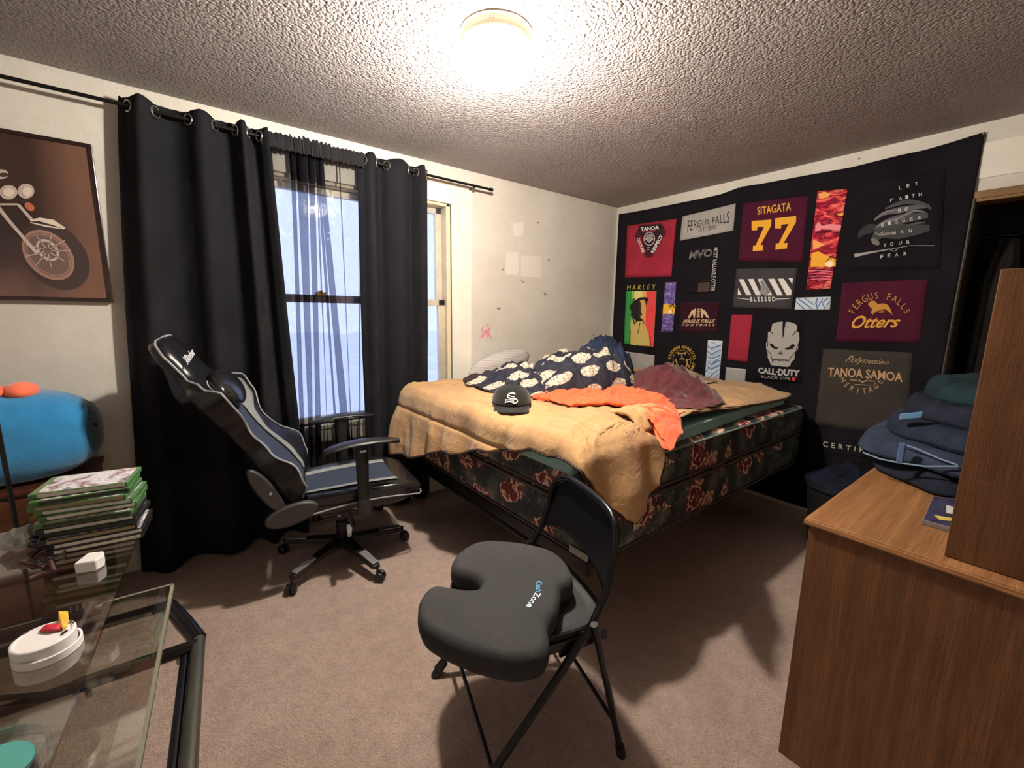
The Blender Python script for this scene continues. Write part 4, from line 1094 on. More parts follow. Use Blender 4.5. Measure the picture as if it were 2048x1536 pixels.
# seat cushion
CUSH = [(907.8,1119.5),(919,1103),(944,1086),(977,1079),(1015,1081),(1052,1085.6),(1101.6,1099),(1128,1119.5),(1141,1144),(1137,1158),(1118,1169),(1114,1192),(1108,1215),(1095,1231),(1089,1248),(1093,1273),(1087,1295),(1068,1306),(1027,1311),(977,1302),(915,1281),(865.5,1256),(848,1238),(842,1216),(844,1194),(857,1175.5),(876,1169),(903,1173),(936,1177),(956,1175),(966,1166),(963,1155),(944,1144),(912,1137)]
cw0 = [Vector(at(x, y, 2, .535)) for x, y in CUSH]; cw = []
for i in range(len(cw0)):
    p0, p1, p2, p3 = [cw0[(i+k-1) % len(cw0)] for k in range(4)]
    for f in (0, .33, .66): cw.append(.5*((2*p1)+(-p0+p2)*f+(2*p0-5*p1+4*p2-p3)*f*f+(-p0+3*p1-3*p2+p3)*f**3))
cc = sum(cw, Vector())/len(cw)
BLKF = simple('charcoal_knit_cover', (50, 50, 52), .95, bump=.001, bscale=500, var=.06, vscale=60)
g = Geo(); n = len(cw)
def cring(off, z):
    out = []
    for i in range(n):
        t_ = (cw[(i+1) % n]-cw[i-1]).normalized(); nn = Vector((t_.y, -t_.x, 0))
        out.append(Vector((cw[i].x, cw[i].y, 0))-nn*off*(-1)*CS+Vector((0, 0, z)))
    return out
area = sum(cw[i].x*cw[(i+1) % n].y-cw[(i+1) % n].x*cw[i].y for i in range(n)); CS = 1 if area > 0 else -1
prof = [(-.012, .457), (.004, .462), (.010, .485), (.008, .512), (.0, .527), (-.008, .534), (-.016, .5365)]
rings = [cring(o_, z) for o_, z in prof]
vs = [p for r_ in rings for p in r_]; fs = []
for k in range(len(prof)-1):
    for i in range(n): fs.append((k*n+i, k*n+(i+1) % n, (k+1)*n+(i+1) % n, (k+1)*n+i))
fs.append(tuple(range(n))[::-1]); fs.append(tuple((len(prof)-1)*n+i for i in range(n)))
g.add(vs, fs)
cu = g.build('seat_cushion', BLKF, bevel=0, origin=(cc.x, cc.y, .457), ang=60); tag(cu, 'charcoal foam seat cushion with U-shaped cut-out lying on the folding chair', 'cushion')
for txt, q, col_ in (('Cush', [(1084.5,1163), (1083.5,1185), (1071,1183.5), (1073,1161.5)], (92, 170, 214)), ('Zone', [(1083,1186), (1065,1216.5), (1051.5,1212.5), (1070.5,1184.5)], (206, 226, 238))):
    tm, tf, ar = text_mesh(txt, .015); qm = quadmap([at(x, y, 2, .5385) for x, y in q]); g = Geo(); g.add([qm(a, b) for a, b in tm], tf)
    part(g, 'lettering', simple('cushion_print_'+txt, col_, .6), cu, 'pale blue lettering' if txt == 'Cush' else 'white lettering', smooth=False)

# ------------------------------------------------------------------ glass corner desk and what lies on it
GLS = m_glass('smoky_glass', (.84, .84, .80), .0, .05)
GLE = simple('glass_edge', (126, 124, 108), .25, coat=.3)
ZG, ZT2, ZF = .765, .655, .56
dr = (at(298, 1012, 2, ZG)-at(97, 1536, 2, ZG)); dr.z = 0; dr.normalize()     # along the desk, away from the camera
dl = Vector((-dr.y, dr.x, 0))                                                  # to the left
A1 = at(298, 1012, 2, ZG); 
dk = thing('glass_desk', 'smoked glass corner desk with black tubular frame at the lower left', 'desk', (A1.x-.4, A1.y-.5, 0))
def slab(corner, along, left, z, th=.008):
    c = corner; vs = []
    for dz in (-th, 0):
        for a, b in ((0, 0), (1, 0), (1, 1), (0, 1)): p = c-dr*along*a+dl*left*b; vs.append((p.x, p.y, z+dz))
    return vs, [(0, 3, 2, 1), (4, 5, 6, 7)], [(0, 1, 5, 4), (1, 2, 6, 5), (2, 3, 7, 6), (3, 0, 4, 7)]
v_, f1, f2 = slab(A1, 1.45, .62, ZG)
g = Geo(); g.add(v_, f1+f2); dt = part(g, 'glass_top', GLS, dk, smooth=False)
B1 = at(345, 1168, 2, ZT2)
v_, f1, f2 = slab(B1, 1.1, .50, ZT2)
g = Geo(); g.add(v_, f1+f2); part(g, 'keyboard_shelf', GLS, dk, smooth=False)
def edge(vv, zc, w, name):
    g = Geo()
    for i in range(2):
        a = Vector(vv[4+i]); b = Vector(vv[4+(i+1) % 4])
    a, b, c, d_ = [Vector(p) for p in vv[4:]]
    for p, q in ((a, b), (a, d_)): g.quadbar(p+Vector((0, 0, -.004)), q+Vector((0, 0, -.004)), w, .0085)
    part(g, name, GLE, dk, smooth=False)
edge(v_, ZT2, .007, 'shelf_edge')
C1 = at(397, 1280, 2, ZF)
g = Geo(); g.tube([C1, C1-dr*1.15], .0150, 12); part(g, 'frame_rail', simple('worn_black_tube', (66, 66, 60), .35, .3), dk)
g = Geo(); q_ = dl*.026+Vector((0, 0, -.012)); g.tube([C1+q_, C1-dr*1.15+q_], .010, 12); part(g, 'inner_rail', FM, dk)
g = Geo(); g.tube([C1-dr*.02, C1-dr*.02+dl*.22], .016, 12); g.tube([C1-dr*.02+dl*.22, C1-dr*.02+dl*.55], .012, 12); part(g, 'frame_cross_rail', FM, dk)
g = Geo(); E1 = at(338, 1210, 2, ZF); g.tube([C1, (C1+E1)/2+Vector((0, 0, .0)), E1], [.018, .02, .018], 10); g.tube([E1, E1+dl*.35], .013, 10); part(g, 'corner_bracket', FM, dk)
for p, q in ((C1-dr*.02+dl*.20, .02), (C1-dr*.015+dl*.04, .02)):
    g = Geo(); g.tube([p+Vector((0, 0, -.02)), p+Vector((0, 0, -.035))], .006, 8); part(g, 'bolt', SIL, dk)
for a, b in ((.28, .50), (1.2, .50)):
    for zz in (0,):
        p = A1-dr*a+dl*b; g = Geo(); g.tube([Vector((p.x, p.y, .0)), Vector((p.x, p.y, ZG-.01))], .016, 12); part(g, 'leg', FM, dk)
g = Geo(); p = A1-dr*.28+dl*.5; q = A1-dr*1.2+dl*.5; g.tube([Vector((p.x, p.y, ZF)), Vector((q.x, q.y, ZF))], .012, 10); part(g, 'back_rail', FM, dk)
g = Geo(); p = A1-dr*.12+dl*.5; g.tube([A1-dr*.28+dl*.5+Vector((0, 0, -.02)), Vector((C1.x, C1.y, C1.z))+dl*.50+Vector((0,0,0))], .012, 10); part(g, 'side_rail', FM, dk)
pb = at(37, 1072, 2, ZG); g = Geo(); g.tube([pb, pb+Vector((0, 0, .42))], .0055, 8); part(g, 'shelf_post', FM, dk)
g = Geo(); v2, f1, f2 = slab(pb+dl*.0, .55, .40, ZG+.42, .006); g.add(v2, f1+f2); part(g, 'monitor_shelf', GLS, dk, smooth=False)
# stack of game cases
GRN = simple('green_case_plastic', (76, 116, 66), .3, coat=.4)
GBK = simple('black_case_plastic', (34, 34, 34), .35, coat=.3)
s0 = at(128, 1095, 2, ZG+.01); s1 = at(252, 1072, 2, ZG+.01)
ax = (s1-s0); ax.z = 0; ax.normalize(); ay = Vector((-ax.y, ax.x, 0))
rc_ = random.Random(5); SPC = [(222, 214, 196), (60, 50, 44), (196, 190, 178), (44, 42, 44), (150, 130, 100), (210, 206, 200)]
zz = ZG+.0005; cc0 = (s0+s1)/2
COV = m_sunset('cover_art_grey', [(230, 232, 238), (120, 84, 80), (206, 206, 214), (90, 66, 84), (236, 240, 246)], 11)
ords = ['bottom', 'second', 'third', 'fourth', 'fifth', 'sixth', 'seventh', 'eighth', 'ninth', 'tenth', 'top']
for k in range(11):
    h = .0145; grn = k >= 5; off = .006*rc_.uniform(-1, 1)+(.010 if k >= 6 else 0)-(.012 if k > 7 else 0); offy = rc_.uniform(-.006, .006)+.05
    ctr = cc0+ax*(off-.002*k)+ay*(offy+.002*k); rot = rad(rc_.uniform(-3, 3)+(4 if k == 9 else 0))
    X = ax*math.cos(rot)+ay*math.sin(rot); Y = ay*math.cos(rot)-ax*math.sin(rot)
    ctr.z = 0
    t = thing('game_case', ('green' if grn else 'black')+' game case, '+(ords[k] if k in (0, 10) else ords[k]+' from the bottom')+' of the stack on the glass desk', 'game case', ctr+Vector((0, 0, zz)), 'game cases stacked on the glass desk')
    f = lambda p, c=ctr, X=X, Y=Y: c+X*p.x+Y*p.y+Vector((0, 0, p.z))
    g = Geo(); g.box(-.095, .095, -.067, .067, zz-ZG*0, zz+h-.001, f); part(g, 'case', GRN if grn else GBK, t, smooth=False, bevel=.002)
    g = Geo(); g.box(-.078, .090, -.0678, -.0670, zz+.003, zz+h-.0035, f); part(g, 'spine_label', simple('spine_paper_%d' % (k % 6), SPC[(k*5) % 6], .5), t, smooth=False)
    g = Geo(); g.box(-.080, .088, -.064, .060, zz+h-.0012, zz+h-.0004, f); part(g, 'cover', COV, t, smooth=False)
    zz += h
# white charger brick
WHP = simple('white_plastic', (232, 228, 226), .35)
def onz(x, y, z=ZG): return at(x, y, 2, z)
def flatbox(name, label, cat, px, z0, h, mat, bev=.004, group=None):
    ps = [onz(x, y, z0+h) for x, y in px]; g = Geo()
    g.prism([(i,) for i in range(len(ps))], lambda i: Vector((ps[i].x, ps[i].y, z0)), lambda i: Vector((ps[i].x, ps[i].y, z0+h)))
    o = g.build(name, mat, smooth=False, bevel=bev); 
    if cat: tag(o, label, cat, group)
    return o
flatbox('charger_brick', 'small white charger block on the glass desk in front of the game cases', 'charger', [(146, 1128), (190, 1121), (207, 1110), (208, 1101), (175, 1105)], ZG+.001, .028, WHP)
# cable tangle
PUR = simple('dark_purple_cable', (46, 40, 66), .45)
g = Geo(); rr = random.Random(9); c = onz(112, 1090)
for k in range(7):
    pts = []; ph = rr.uniform(0, 6); R0 = rr.uniform(.022, .042)
    for i in range(26):
        q = i/25*2*pi*1.3+ph; pts.append(Vector((c.x+R0*math.cos(q)*1.25+.01*nz(i*.3, k), c.y+R0*math.sin(q)*.8+.008*nz(k, i*.3), ZG+.006+.004*k+.006*abs(nz(i*.4, k*3)))))
    g.tube(pts, .0032, 6)
o = g.build('cable_bundle', PUR); tag(o, 'coiled dark purple cable lying against the game cases on the desk', 'cable')
g = Geo(); pts = bez([tuple(onz(x, y)[:2]) for x, y in ((95, 1095), (60, 1125), (90, 1128), (130, 1110), (120, 1095), (150, 1062), (185, 1072))], 8)
g.tube([Vector((x, y, ZG+.006+.016*abs(nz(i*.15, 2)))) for i, (x, y) in enumerate(pts)], .0026, 6); o = g.build('charging_cord', BLACKP); tag(o, 'thin black charging cord looping over the desk glass', 'cord')
g = Geo(); pts = [onz(*p) for p in ((60, 1160), (85, 1150), (110, 1146), (100, 1120), (70, 1130), (42, 1124))]
g.tube([p+Vector((0, 0, .005)) for p in pts], .0035, 6); o = g.build('earbud_cable', simple('mauve_rubber', (96, 66, 74), .5)); tag(o, 'short mauve cable on the desk glass beside the white charger', 'cable')
# crumpled clear plastic bag + white paper
g = Geo(); c = onz(45, 1095)
g.ell(c+Vector((0, 0, .028)), (.040, .032, .028), 26, 16, lambda p: p*(1+.35*nz(p.x*60, p.y*60, p.z*60))); o = g.build('crumpled_wrapper', simple('cloudy_white_plastic', (196, 196, 198), .25), ang=20); tag(o, 'crumpled cloudy white plastic wrapper by the shelf post on the desk', 'wrapper')
# white round tub lids with red and yellow scraps
tub = thing('plastic_lid', 'upper white round plastic lid with red and yellow scraps on the desk', 'lid', onz(92, 1290, ZG+.03))
c0 = onz(92, 1300, ZG+.012); r0 = (onz(166, 1268, ZG+.012)-onz(20, 1318, ZG+.012)).length/2
c0 = (onz(166, 1268, ZG+.012)+onz(20, 1318, ZG+.012))/2
g = Geo(); g.lathe([(.0, 0), (r0, 0), (r0, .013), (r0-.003, .014), (r0-.004, .004), (.0, .004)], Vector((c0.x, c0.y, ZG+.001)), (0,0,1), 40); o = g.build('plastic_lid', WHP, ang=35); tag(o, 'lower white round plastic lid, upturned under the scrap-covered lid on the desk', 'lid')
c1 = Vector((c0.x-.004, c0.y+.004, ZG+.0065)); r1 = r0*.93
g = Geo(); g.lathe([(.0, 0), (r1, 0), (r1, .024), (r1-.002, .0255), (r1-.005, .0255), (r1-.006, .0235), (.0, .0235)], c1, (0,0,1), 40); part(g, 'rim', WHP, tub, ang=35)
RED = simple('red_scrap', (176, 36, 52), .6); YEL = simple('yellow_scrap', (222, 178, 64), .6); DKS = simple('dark_slot', (52, 46, 44), .7)
def scrap(px, mat, nm, z=.032, cup=.0):
    ps = [onz(x, y, ZG+z) for x, y in px]; g = Geo(); g.prism([(i,) for i in range(len(ps))], lambda i: ps[i], lambda i: ps[i]+Vector((0, 0, .002+cup*(i % 2)))); return part(g, nm, mat, tub, smooth=False)
scrap([(78, 1264), (92, 1255), (106, 1250), (122, 1252), (124, 1260), (104, 1264)], RED, 'red_scrap', cup=.004)
scrap([(117, 1254), (118, 1228), (136, 1224), (138, 1240), (134, 1254), (126, 1260)], YEL, 'yellow_scrap', cup=.004)
for q in ([(45, 1268), (54, 1264), (56, 1267), (47, 1271)], [(122, 1268), (134, 1260), (136, 1262), (125, 1270)], [(140, 1242), (150, 1246), (148, 1249), (139, 1245)]): scrap(q, DKS, 'slot', .0305)
# small things on the keyboard shelf (seen through the glass)
g = Geo(); a = at(75, 1250, 2, ZT2+.012); b = at(205, 1207, 2, ZT2+.012); d = (b-a)
g.tube([a, a+d*.08, a+d*.9, b], [.012, .019, .022, .014], 12, flat=.45, up=(0, 0, 1)); rc2 = g.build('remote_control', BLACKP); tag(rc2, 'black remote control lying on the lower glass shelf', 'remote control')
ddn = d.normalized(); dv = Vector((-ddn.y, ddn.x, 0))
for k in range(6):
    for j in (-1, 0, 1):
        g = Geo(); p = a+d*(.3+.1*k)+dv*.009*j+Vector((0, 0, .0085)); g.lathe([(0, 0), (.0032, 0), (.003, .0022), (0, .0024)], p, (0,0,1), 8); part(g, 'button', simple('grey_rubber_button', (88, 90, 96), .6), rc2)
g = Geo(); a = at(-20, 1398, 2, ZT2+.006); b = at(118, 1386, 2, ZT2+.006); g.tube([a, b], [.005, .005], 8, up=(0,0,1)); g.tube([b, b+(b-a).normalized()*.012], [.005, .002], 8); o = g.build('pen', simple('dark_pen_plastic', (40, 40, 44), .3)); tag(o, 'dark pen lying on the lower glass shelf near the picture edge', 'pen')
g = Geo(); c = at(-28, 1566, 2, ZG+.004)
g.lathe([(0, 0), (.055, 0), (.062, .006), (.060, .03), (.057, .03), (.058, .007), (0, .005)], Vector((c.x, c.y, ZG+.001)), (0,0,1), 30); o = g.build('clear_dish', m_glass('clear_plastic', (.95, .97, .98), .5, .05), ang=35); tag(o, 'shallow clear plastic dish at the near left corner of the desk', 'dish')
g = Geo(); g.lathe([(0, 0), (.040, 0), (.045, .004), (.045, .010), (0, .013)], Vector((c.x, c.y, ZG+.0075)), (0,0,1), 24); o = g.build('soap_puck', simple('teal_wax', (74, 146, 140), .5), ang=35); tag(o, 'round teal wax puck inside the clear dish on the desk', 'wax')

# ------------------------------------------------------------------ nightstand and plush toy
NSW = m_wood('dark_cherry_wood', (62, 32, 22), (104, 56, 34), axis='X', rough=.4)
NX0, NX1, NY0, NY1, NZ = -1.05, -.395, 2.47, 2.835, .655
t = thing('nightstand', 'dark cherry wood chest of drawers behind the glass desk', 'chest of drawers', ((NX0+NX1)/2, (NY0+NY1)/2, 0))
g = Geo(); g.box(NX0, NX1, NY0+.02, NY1, .06, NZ-.022); g.box(NX0+.03, NX1-.03, NY0+.04, NY1, 0, .06); part(g, 'body', NSW, t, smooth=False, bevel=.003)
g = Geo(); g.box(NX0-.01, NX1+.012, NY0, NY1+.005, NZ-.022, NZ); part(g, 'top', NSW, t, smooth=False, bevel=.004)
for k in range(3):
    g = Geo(); z0 = .085+k*.183; g.box(NX0+.02, NX1-.02, NY0+.004, NY0+.022, z0, z0+.165); d_ = part(g, 'drawer', NSW, t, smooth=False, bevel=.004)
    for x in (NX0+.17, NX1-.17):
        g = Geo(); g.lathe([(.006, 0), (.006, .012), (.015, .018), (.013, .026), (0, .028)], Vector((x, NY0+.004, z0+.083)), (0, -1, 0), 14); part(g, 'knob', simple('aged_brass', (110, 88, 50), .4, .8), d_)
BLU = simple('blue_velour', (30, 128, 186), .9, var=.12, vscale=14, bump=.002, bscale=60, sheen=.6)
TEA = simple('dark_teal_velour', (34, 72, 82), .9, var=.1, sheen=.4)
ORS = simple('orange_velour', (255, 120, 86), .9, sheen=.4)
PC = Vector((-.665, 2.635, .845))
t = thing('plush_toy', 'large round blue plush toy with orange spikes on the chest of drawers', 'plush toy', (PC.x, PC.y, NZ))
def plp(p):
    q = p.copy(); k = (abs(p.x/.315)**2.8+abs(p.y/.175)**2.8+abs(p.z/.192)**2.8)**(-1/2.8)
    q *= k; q.z += .004*nz(p.x*9, p.z*9, 1); return q
g = Geo(); g.ell(PC, (.315, .175, .192), 48, 26, plp); part(g, 'body', BLU, t)
g = Geo()
def face(a, b):
    ph = b*.62; th = 2*pi*a; d_ = Vector((math.cos(ph), math.sin(ph)*math.cos(th), math.sin(ph)*math.sin(th)))
    p = Vector((d_.x*.315, d_.y*.175, d_.z*.192)); return PC+plp(p)*1.012+Vector((.002, -.002, 0))
g.grid(face, 30, 10, cu=True); part(g, 'face_patch', TEA, t, 'dark teal end patch')
g = Geo(); g.ell(PC+plp(Vector((.285, -.07, .030)))+Vector((.004, -.012, .0)), (.006, .006, .010), 12, 8); part(g, 'eye', simple('black_bead', (8, 8, 10), .1), t)
for k in range(6):
    x = -.29+.078*k; q = PC+Vector((x, -.04, .198*(1-abs(x/.33)**2.8)**(1/2.8))); g = Geo()
    g.ell(q, (.052, .07, .026+.012*(k % 2)), 16, 10); part(g, 'spike', ORS, t, 'orange back spike')
# wall outlet-less cords are not visible; a small white box on the floor is hidden
# ------------------------------------------------------------------ oak desk with hutch
OAK = m_wood('oak_laminate', (92, 58, 34), (134, 90, 56), axis='Z')
OAKT = m_wood('oak_laminate_top', (126, 86, 52), (172, 124, 80), axis='X')
OX0, OX1, OY0, OY1, OZ = 1.392, 2.62, -.62, .398, .81
t = thing('oak_desk', 'large oak laminate desk at the right edge with rounded worn top edge', 'desk', ((OX0+OX1)/2, (OY0+OY1)/2, 0))
g = Geo(); g.box(OX0+.010, OX0+.028, OY0+.02, OY1-.012, 0, OZ-.026); part(g, 'end_panel', OAK, t, smooth=False, bevel=.002)
g = Geo(); g.box(OX1-.028, OX1-.01, OY0+.02, OY1-.012, 0, OZ-.026); part(g, 'end_panel', OAK, t, smooth=False, bevel=.002)
g = Geo(); g.box(OX0+.028, OX1-.028, OY1-.032, OY1-.014, .05, OZ-.026); part(g, 'back_panel', OAK, t, smooth=False)
g = Geo(); g.box(OX0, OX1, OY0, OY1, OZ-.026, OZ); part(g, 'desktop', OAKT, t, smooth=False, bevel=.008)
g = Geo(); g.box(OX0-.001, OX0+.003, OY0, OY1, OZ-.020, OZ-.006); part(g, 'edge_moulding', m_wood('worn_oak_edge', (150, 98, 56), (204, 150, 100), axis='Y'), t, smooth=False, bevel=.002)
for k in range(3):
    g = Geo(); z0 = .06+k*.235; g.box(OX0+.04, OX0+.44, OY0+.0, OY0+.018, z0, z0+.225); d_ = part(g, 'drawer', OAK, t, smooth=False, bevel=.003)
    g = Geo(); g.tube([(OX0+.18, OY0, z0+.11), (OX0+.18, OY0-.02, z0+.11), (OX0+.30, OY0-.02, z0+.11), (OX0+.30, OY0, z0+.11)], .005, 8); part(g, 'handle', CHROME, d_)
HX0, HX1, HY0, HY1, HZ = 1.437, 1.76, -.60, .113, 1.497
t = thing('desk_hutch', 'tall oak laminate hutch standing on the oak desk at the right edge', 'hutch', ((HX0+HX1)/2, (HY0+HY1)/2, OZ))
g = Geo(); g.box(HX0, HX0+.018, HY0, HY1, OZ+.001, HZ); part(g, 'side_panel', m_wood('oak_laminate_dark', (86, 52, 28), (122, 78, 46), axis='Z'), t, smooth=False, bevel=.002)
g = Geo(); g.box(HX1-.018, HX1, HY0, HY1, OZ+.001, HZ); part(g, 'side_panel', OAK, t, smooth=False, bevel=.002)
g = Geo(); g.box(HX0+.018, HX1-.018, HY0, HY1, HZ-.02, HZ-.001); part(g, 'top', OAK, t, smooth=False, bevel=.002)
g = Geo(); g.box(HX0+.018, HX1-.018, HY1-.012, HY1-.002, OZ+.001, HZ-.02); part(g, 'back_panel', OAK, t, smooth=False)
for z in (1.05, 1.27):
    g = Geo(); g.box(HX0+.018, HX1-.018, HY0+.01, HY1-.012, z, z+.016); part(g, 'shelf', OAK, t, smooth=False)
# magazine / disc case on the desk
t = thing('disc_case', 'dark blue and yellow disc case on the oak desk below the jeans', 'disc case', at(1880, 1030, 2, OZ))
ps = [at(x, y, 2, OZ+.014) for x, y in ((1845, 1040), (1866, 992), (1935, 1000), (1925, 1063))]
g = Geo(); g.prism([(i,) for i in range(4)], lambda i: Vector((ps[i].x, ps[i].y, OZ+.0005)), lambda i: ps[i]); part(g, 'case', simple('clear_case_edge', (120, 112, 112), .3), t, smooth=False, bevel=.001)
g = Geo(); q2 = [p+(sum(ps, Vector())/4-p)*.05+Vector((0, 0, .0006)) for p in ps]; g.prism([(i,) for i in range(4)], lambda i: q2[i]-Vector((0, 0, .0004)), lambda i: q2[i]); part(g, 'cover', simple('dark_blue_print', (52, 52, 78), .35, var=.5, vscale=40), t, smooth=False)
for c_, px in (((206, 186, 92), [(1868, 1030), (1905, 1036), (1903, 1042), (1880, 1040)]), ((196, 200, 196), [(1893, 1010), (1908, 1014), (1906, 1028), (1892, 1026)])):
    pp = [at(x, y, 2, OZ+.0155) for x, y in px]; g = Geo(); g.prism([(i,) for i in range(4)], lambda i: pp[i]-Vector((0, 0, .0004)), lambda i: pp[i]); part(g, 'print', simple('print_%d' % c_[0], c_, .4), t, smooth=False)

# ---- folded jeans piled on the desk
J1 = m_denim('dark_indigo_denim', (26, 30, 42)); J2 = m_denim('blue_denim', (42, 50, 68)); J3 = m_denim('teal_blue_cloth', (24, 40, 46)); J4 = m_denim('indigo_denim', (30, 36, 50))
STI = simple('pale_blue_stitching', (112, 134, 160), .8); LOOP = simple('denim_loop', (70, 92, 132), .9)
def fold(name, mat, label, outline, z0, h, seed, cat='jeans', fold_=.014, pw=7):
    return heap(name, mat, label, cat, outline, lambda x, y: z0, [(sum(p[0] for p in outline)/len(outline), sum(p[1] for p in outline)/len(outline), h, 1.2, 1.2)], fold_, 7, seed=seed, pw=pw, nth=120, nr=30, group='garments piled on the oak desk')
fold('folded_jeans', J1, 'dark indigo jeans at the bottom of the pile on the oak desk', [(1.90, .165), (1.97, .29), (2.08, .395), (2.30, .40), (2.55, .37), (2.58, .15), (2.4, .02), (2.05, .02)], OZ+.012, .055, 71)
b2 = fold('folded_jeans', J2, 'mid-blue jeans with belt loop and waistband jutting out of the pile on the oak desk', [(1.93, .10), (1.95, .26), (1.99, .40), (2.10, .455), (2.32, .46), (2.56, .37), (2.55, .12), (2.3, .03)], OZ+.085, .045, 72)
fold('folded_jeans', J4, 'indigo jeans third from the bottom of the pile on the oak desk', [(1.98, .10), (2.03, .26), (2.10, .36), (2.30, .41), (2.55, .36), (2.56, .12), (2.25, .0)], OZ+.150, .050, 73)
fold('folded_jeans', J1, 'dark jeans fourth from the bottom of the pile with pale curved seam', [(2.02, .08), (2.07, .22), (2.13, .31), (2.32, .37), (2.54, .34), (2.55, .10), (2.28, -.02)], OZ+.220, .050, 74)
fold('folded_sweater', J3, 'dark teal sweater on top of the jeans pile on the oak desk', [(2.06, .06), (2.10, .18), (2.16, .27), (2.34, .33), (2.53, .30), (2.54, .06), (2.28, -.04)], OZ+.290, .060, 75, cat='sweater')
def stitch(px, xs, r=.003, parent=None, mat=None, nm='seam'):
    g = Geo(); pts = [at(x, y, 0, xv) for (x, y), xv in zip(px, xs)]
    pts = [Vector(p) for p in pts]; g.tube(pts, r, 6); return part(g, nm, mat or STI, parent or b2)
stitch([(1726, 905), (1760, 918), (1800, 926), (1850, 933), (1918, 933)], [1.945, 1.93, 1.92, 1.91, 1.90])
stitch([(1800, 886), (1840, 900), (1880, 918), (1916, 930)], [1.97, 1.95, 1.93, 1.90], .0025)
g = Geo(); p = at(1803, 905, 0, 1.925); g.box(-.010, .004, -.009, .009, -.035, .035, lambda q: p+q); part(g, 'belt_loop', LOOP, b2, smooth=False, bevel=.003)
g = Geo(); p = at(1822, 832, 0, 2.05); g.box(-.008, .006, -.03, .03, -.010, .012, lambda q: p+Vector((q.x, q.y, q.z-q.y*.35))); o = part(g, 'tag', simple('light_blue_tag', (86, 124, 164), .8), b2, 'light blue fabric tag', smooth=False, bevel=.002)
# ---- laundry heap between bed and desk
LB = thing('laundry_basket', 'dark blue laundry piled in a basket between the bed and the oak desk', 'laundry basket', (3.02, .68, 0))
g = Geo(); g.lathe([(.0, 0), (.17, 0), (.21, .40), (.225, .41), (.225, .42), (.205, .42), (.16, .02), (0, .02)], Vector((3.03, .66, 0)), (0,0,1), 32); part(g, 'basket', simple('black_basket_plastic', (20, 20, 24), .6), LB)
heap('clothes', m_denim('navy_laundry', (22, 26, 42)), None, None, [(2.82, .62), (2.85, .80), (3.03, .88), (3.21, .80), (3.25, .62), (3.16, .47), (2.98, .44)], lambda x, y: .40, [(3.02, .68, .09, .2, .2)], .04, 9, seed=81, parent=LB)

# ------------------------------------------------------------------ tapestry
TXP = XT-.030
TOP = [(1236.5,428),(1262,424),(1300,417),(1350,407),(1400,397),(1440,388),(1480,373),(1520,367),(1600,352),(1700,334),(1800,309),(1848,299),(1900,284),(1970,262)]
TOPW = [(at(x, y, 0, TXP).y, at(x, y, 0, TXP).z) for x, y in TOP]; TOPW.sort()
def ztop(y): return interp(y, TOPW)
def tx(y, z, off=0.0):
    w = .006*math.sin(y*7+z*1.2)+.008*nz(y*2.2, z*.9, 3)+.003*nz(y*7, z*3, 8)
    w *= min(1, max(.0, (2.36-z)*3))
    return XT-.016-abs(w)-off
YL = at(1236, 430, 0, TXP).y; YRt = at(1970, 263, 0, TXP).y
TAPM = simple('black_jersey_fleece', (22, 19, 24), .95, var=.25, vscale=5, bump=.001, bscale=300, sheen=.0, spec=.15)
tp = thing('tapestry', 'large black wall hanging sewn from t-shirt prints above the bed', 'tapestry', (XT-.02, (YL+YRt)/2, .4))
g = Geo()
def tapf(a, b):
    y = lerp(YL, YRt, a); z = lerp(ztop(y), .03, b); return Vector((tx(y, z), y, z))
g.grid(tapf, 120, 70); part(g, 'backing_cloth', TAPM, tp, solid=.003, ang=180)
def TW(px, py, off=0.004):
    p = at(px, py, 0, TXP); return Vector((tx(p.y, p.z, off), p.y, p.z))
def CA(x, y): return (1220+x*.16927, 360+y*.16927)
def CB(x, y): return (1220+x*.16927, 540+y*.16927)
def CC(x, y): return (1450+x*.17578, 360+y*.17578)
def CD(x, y): return (1430+x*.14324, 600+y*.14324)
def CE(x, y): return (1640+x*.15625, 330+y*.15625)
def CF(x, y): return (1610+x*.26042, 540+y*.26042)
def pq(q):      # pixel quad map (a right, b up)
    ws = [at(x, y, 0, TXP) for x, y in q]; return quadmap(ws)
def wrap(p, off): return Vector((tx(p.y, p.z, off), p.y, p.z))
def patch(q, mat, label=None, n=14):
    m = pq(q); g = Geo(); g.grid(lambda a, b: wrap(m(a, b), .0045), n, n)
    o = g.build('fabric_patch', mat, tp, ang=180, solid=.0015)
    if label: o['label'] = label
    return o
INK = {}
def ink(c):
    if c not in INK: INK[c] = simple('ink_%d_%d_%d' % c, c, .8, spec=.2)
    return INK[c]
def subdiv_text(txt, bold, shear=0, spacing=1.0): return text_mesh(txt, bold, 0, shear, spacing)
def lettering(par, txt, q, c, bold=.01, shear=0, arc=None, off=.0075, spacing=1.0, lab=None):
    vs, fs, ar = subdiv_text(txt, bold, shear, spacing); m = pq(q); g = Geo()
    def mp(a, b):
        if arc: a, b = arc(a, b)
        return wrap(m(a, b), off)
    g.add([mp(a, b) for a, b in vs], fs)
    return part(g, 'lettering', ink(c), par, lab, smooth=False)
def polys(par, cf, shapes, c, nm='emblem', off=.0075, lab=None):
    g = Geo()
    for s_ in shapes:
        ps = [wrap(at(*cf(x, y), 0, TXP), off) for x, y in s_]
        k = len(g.v); g.v += [tuple(p) for p in ps]; g.f.append(tuple(range(k, k+len(ps))))
    return part(g, nm, ink(c), par, lab, smooth=False)
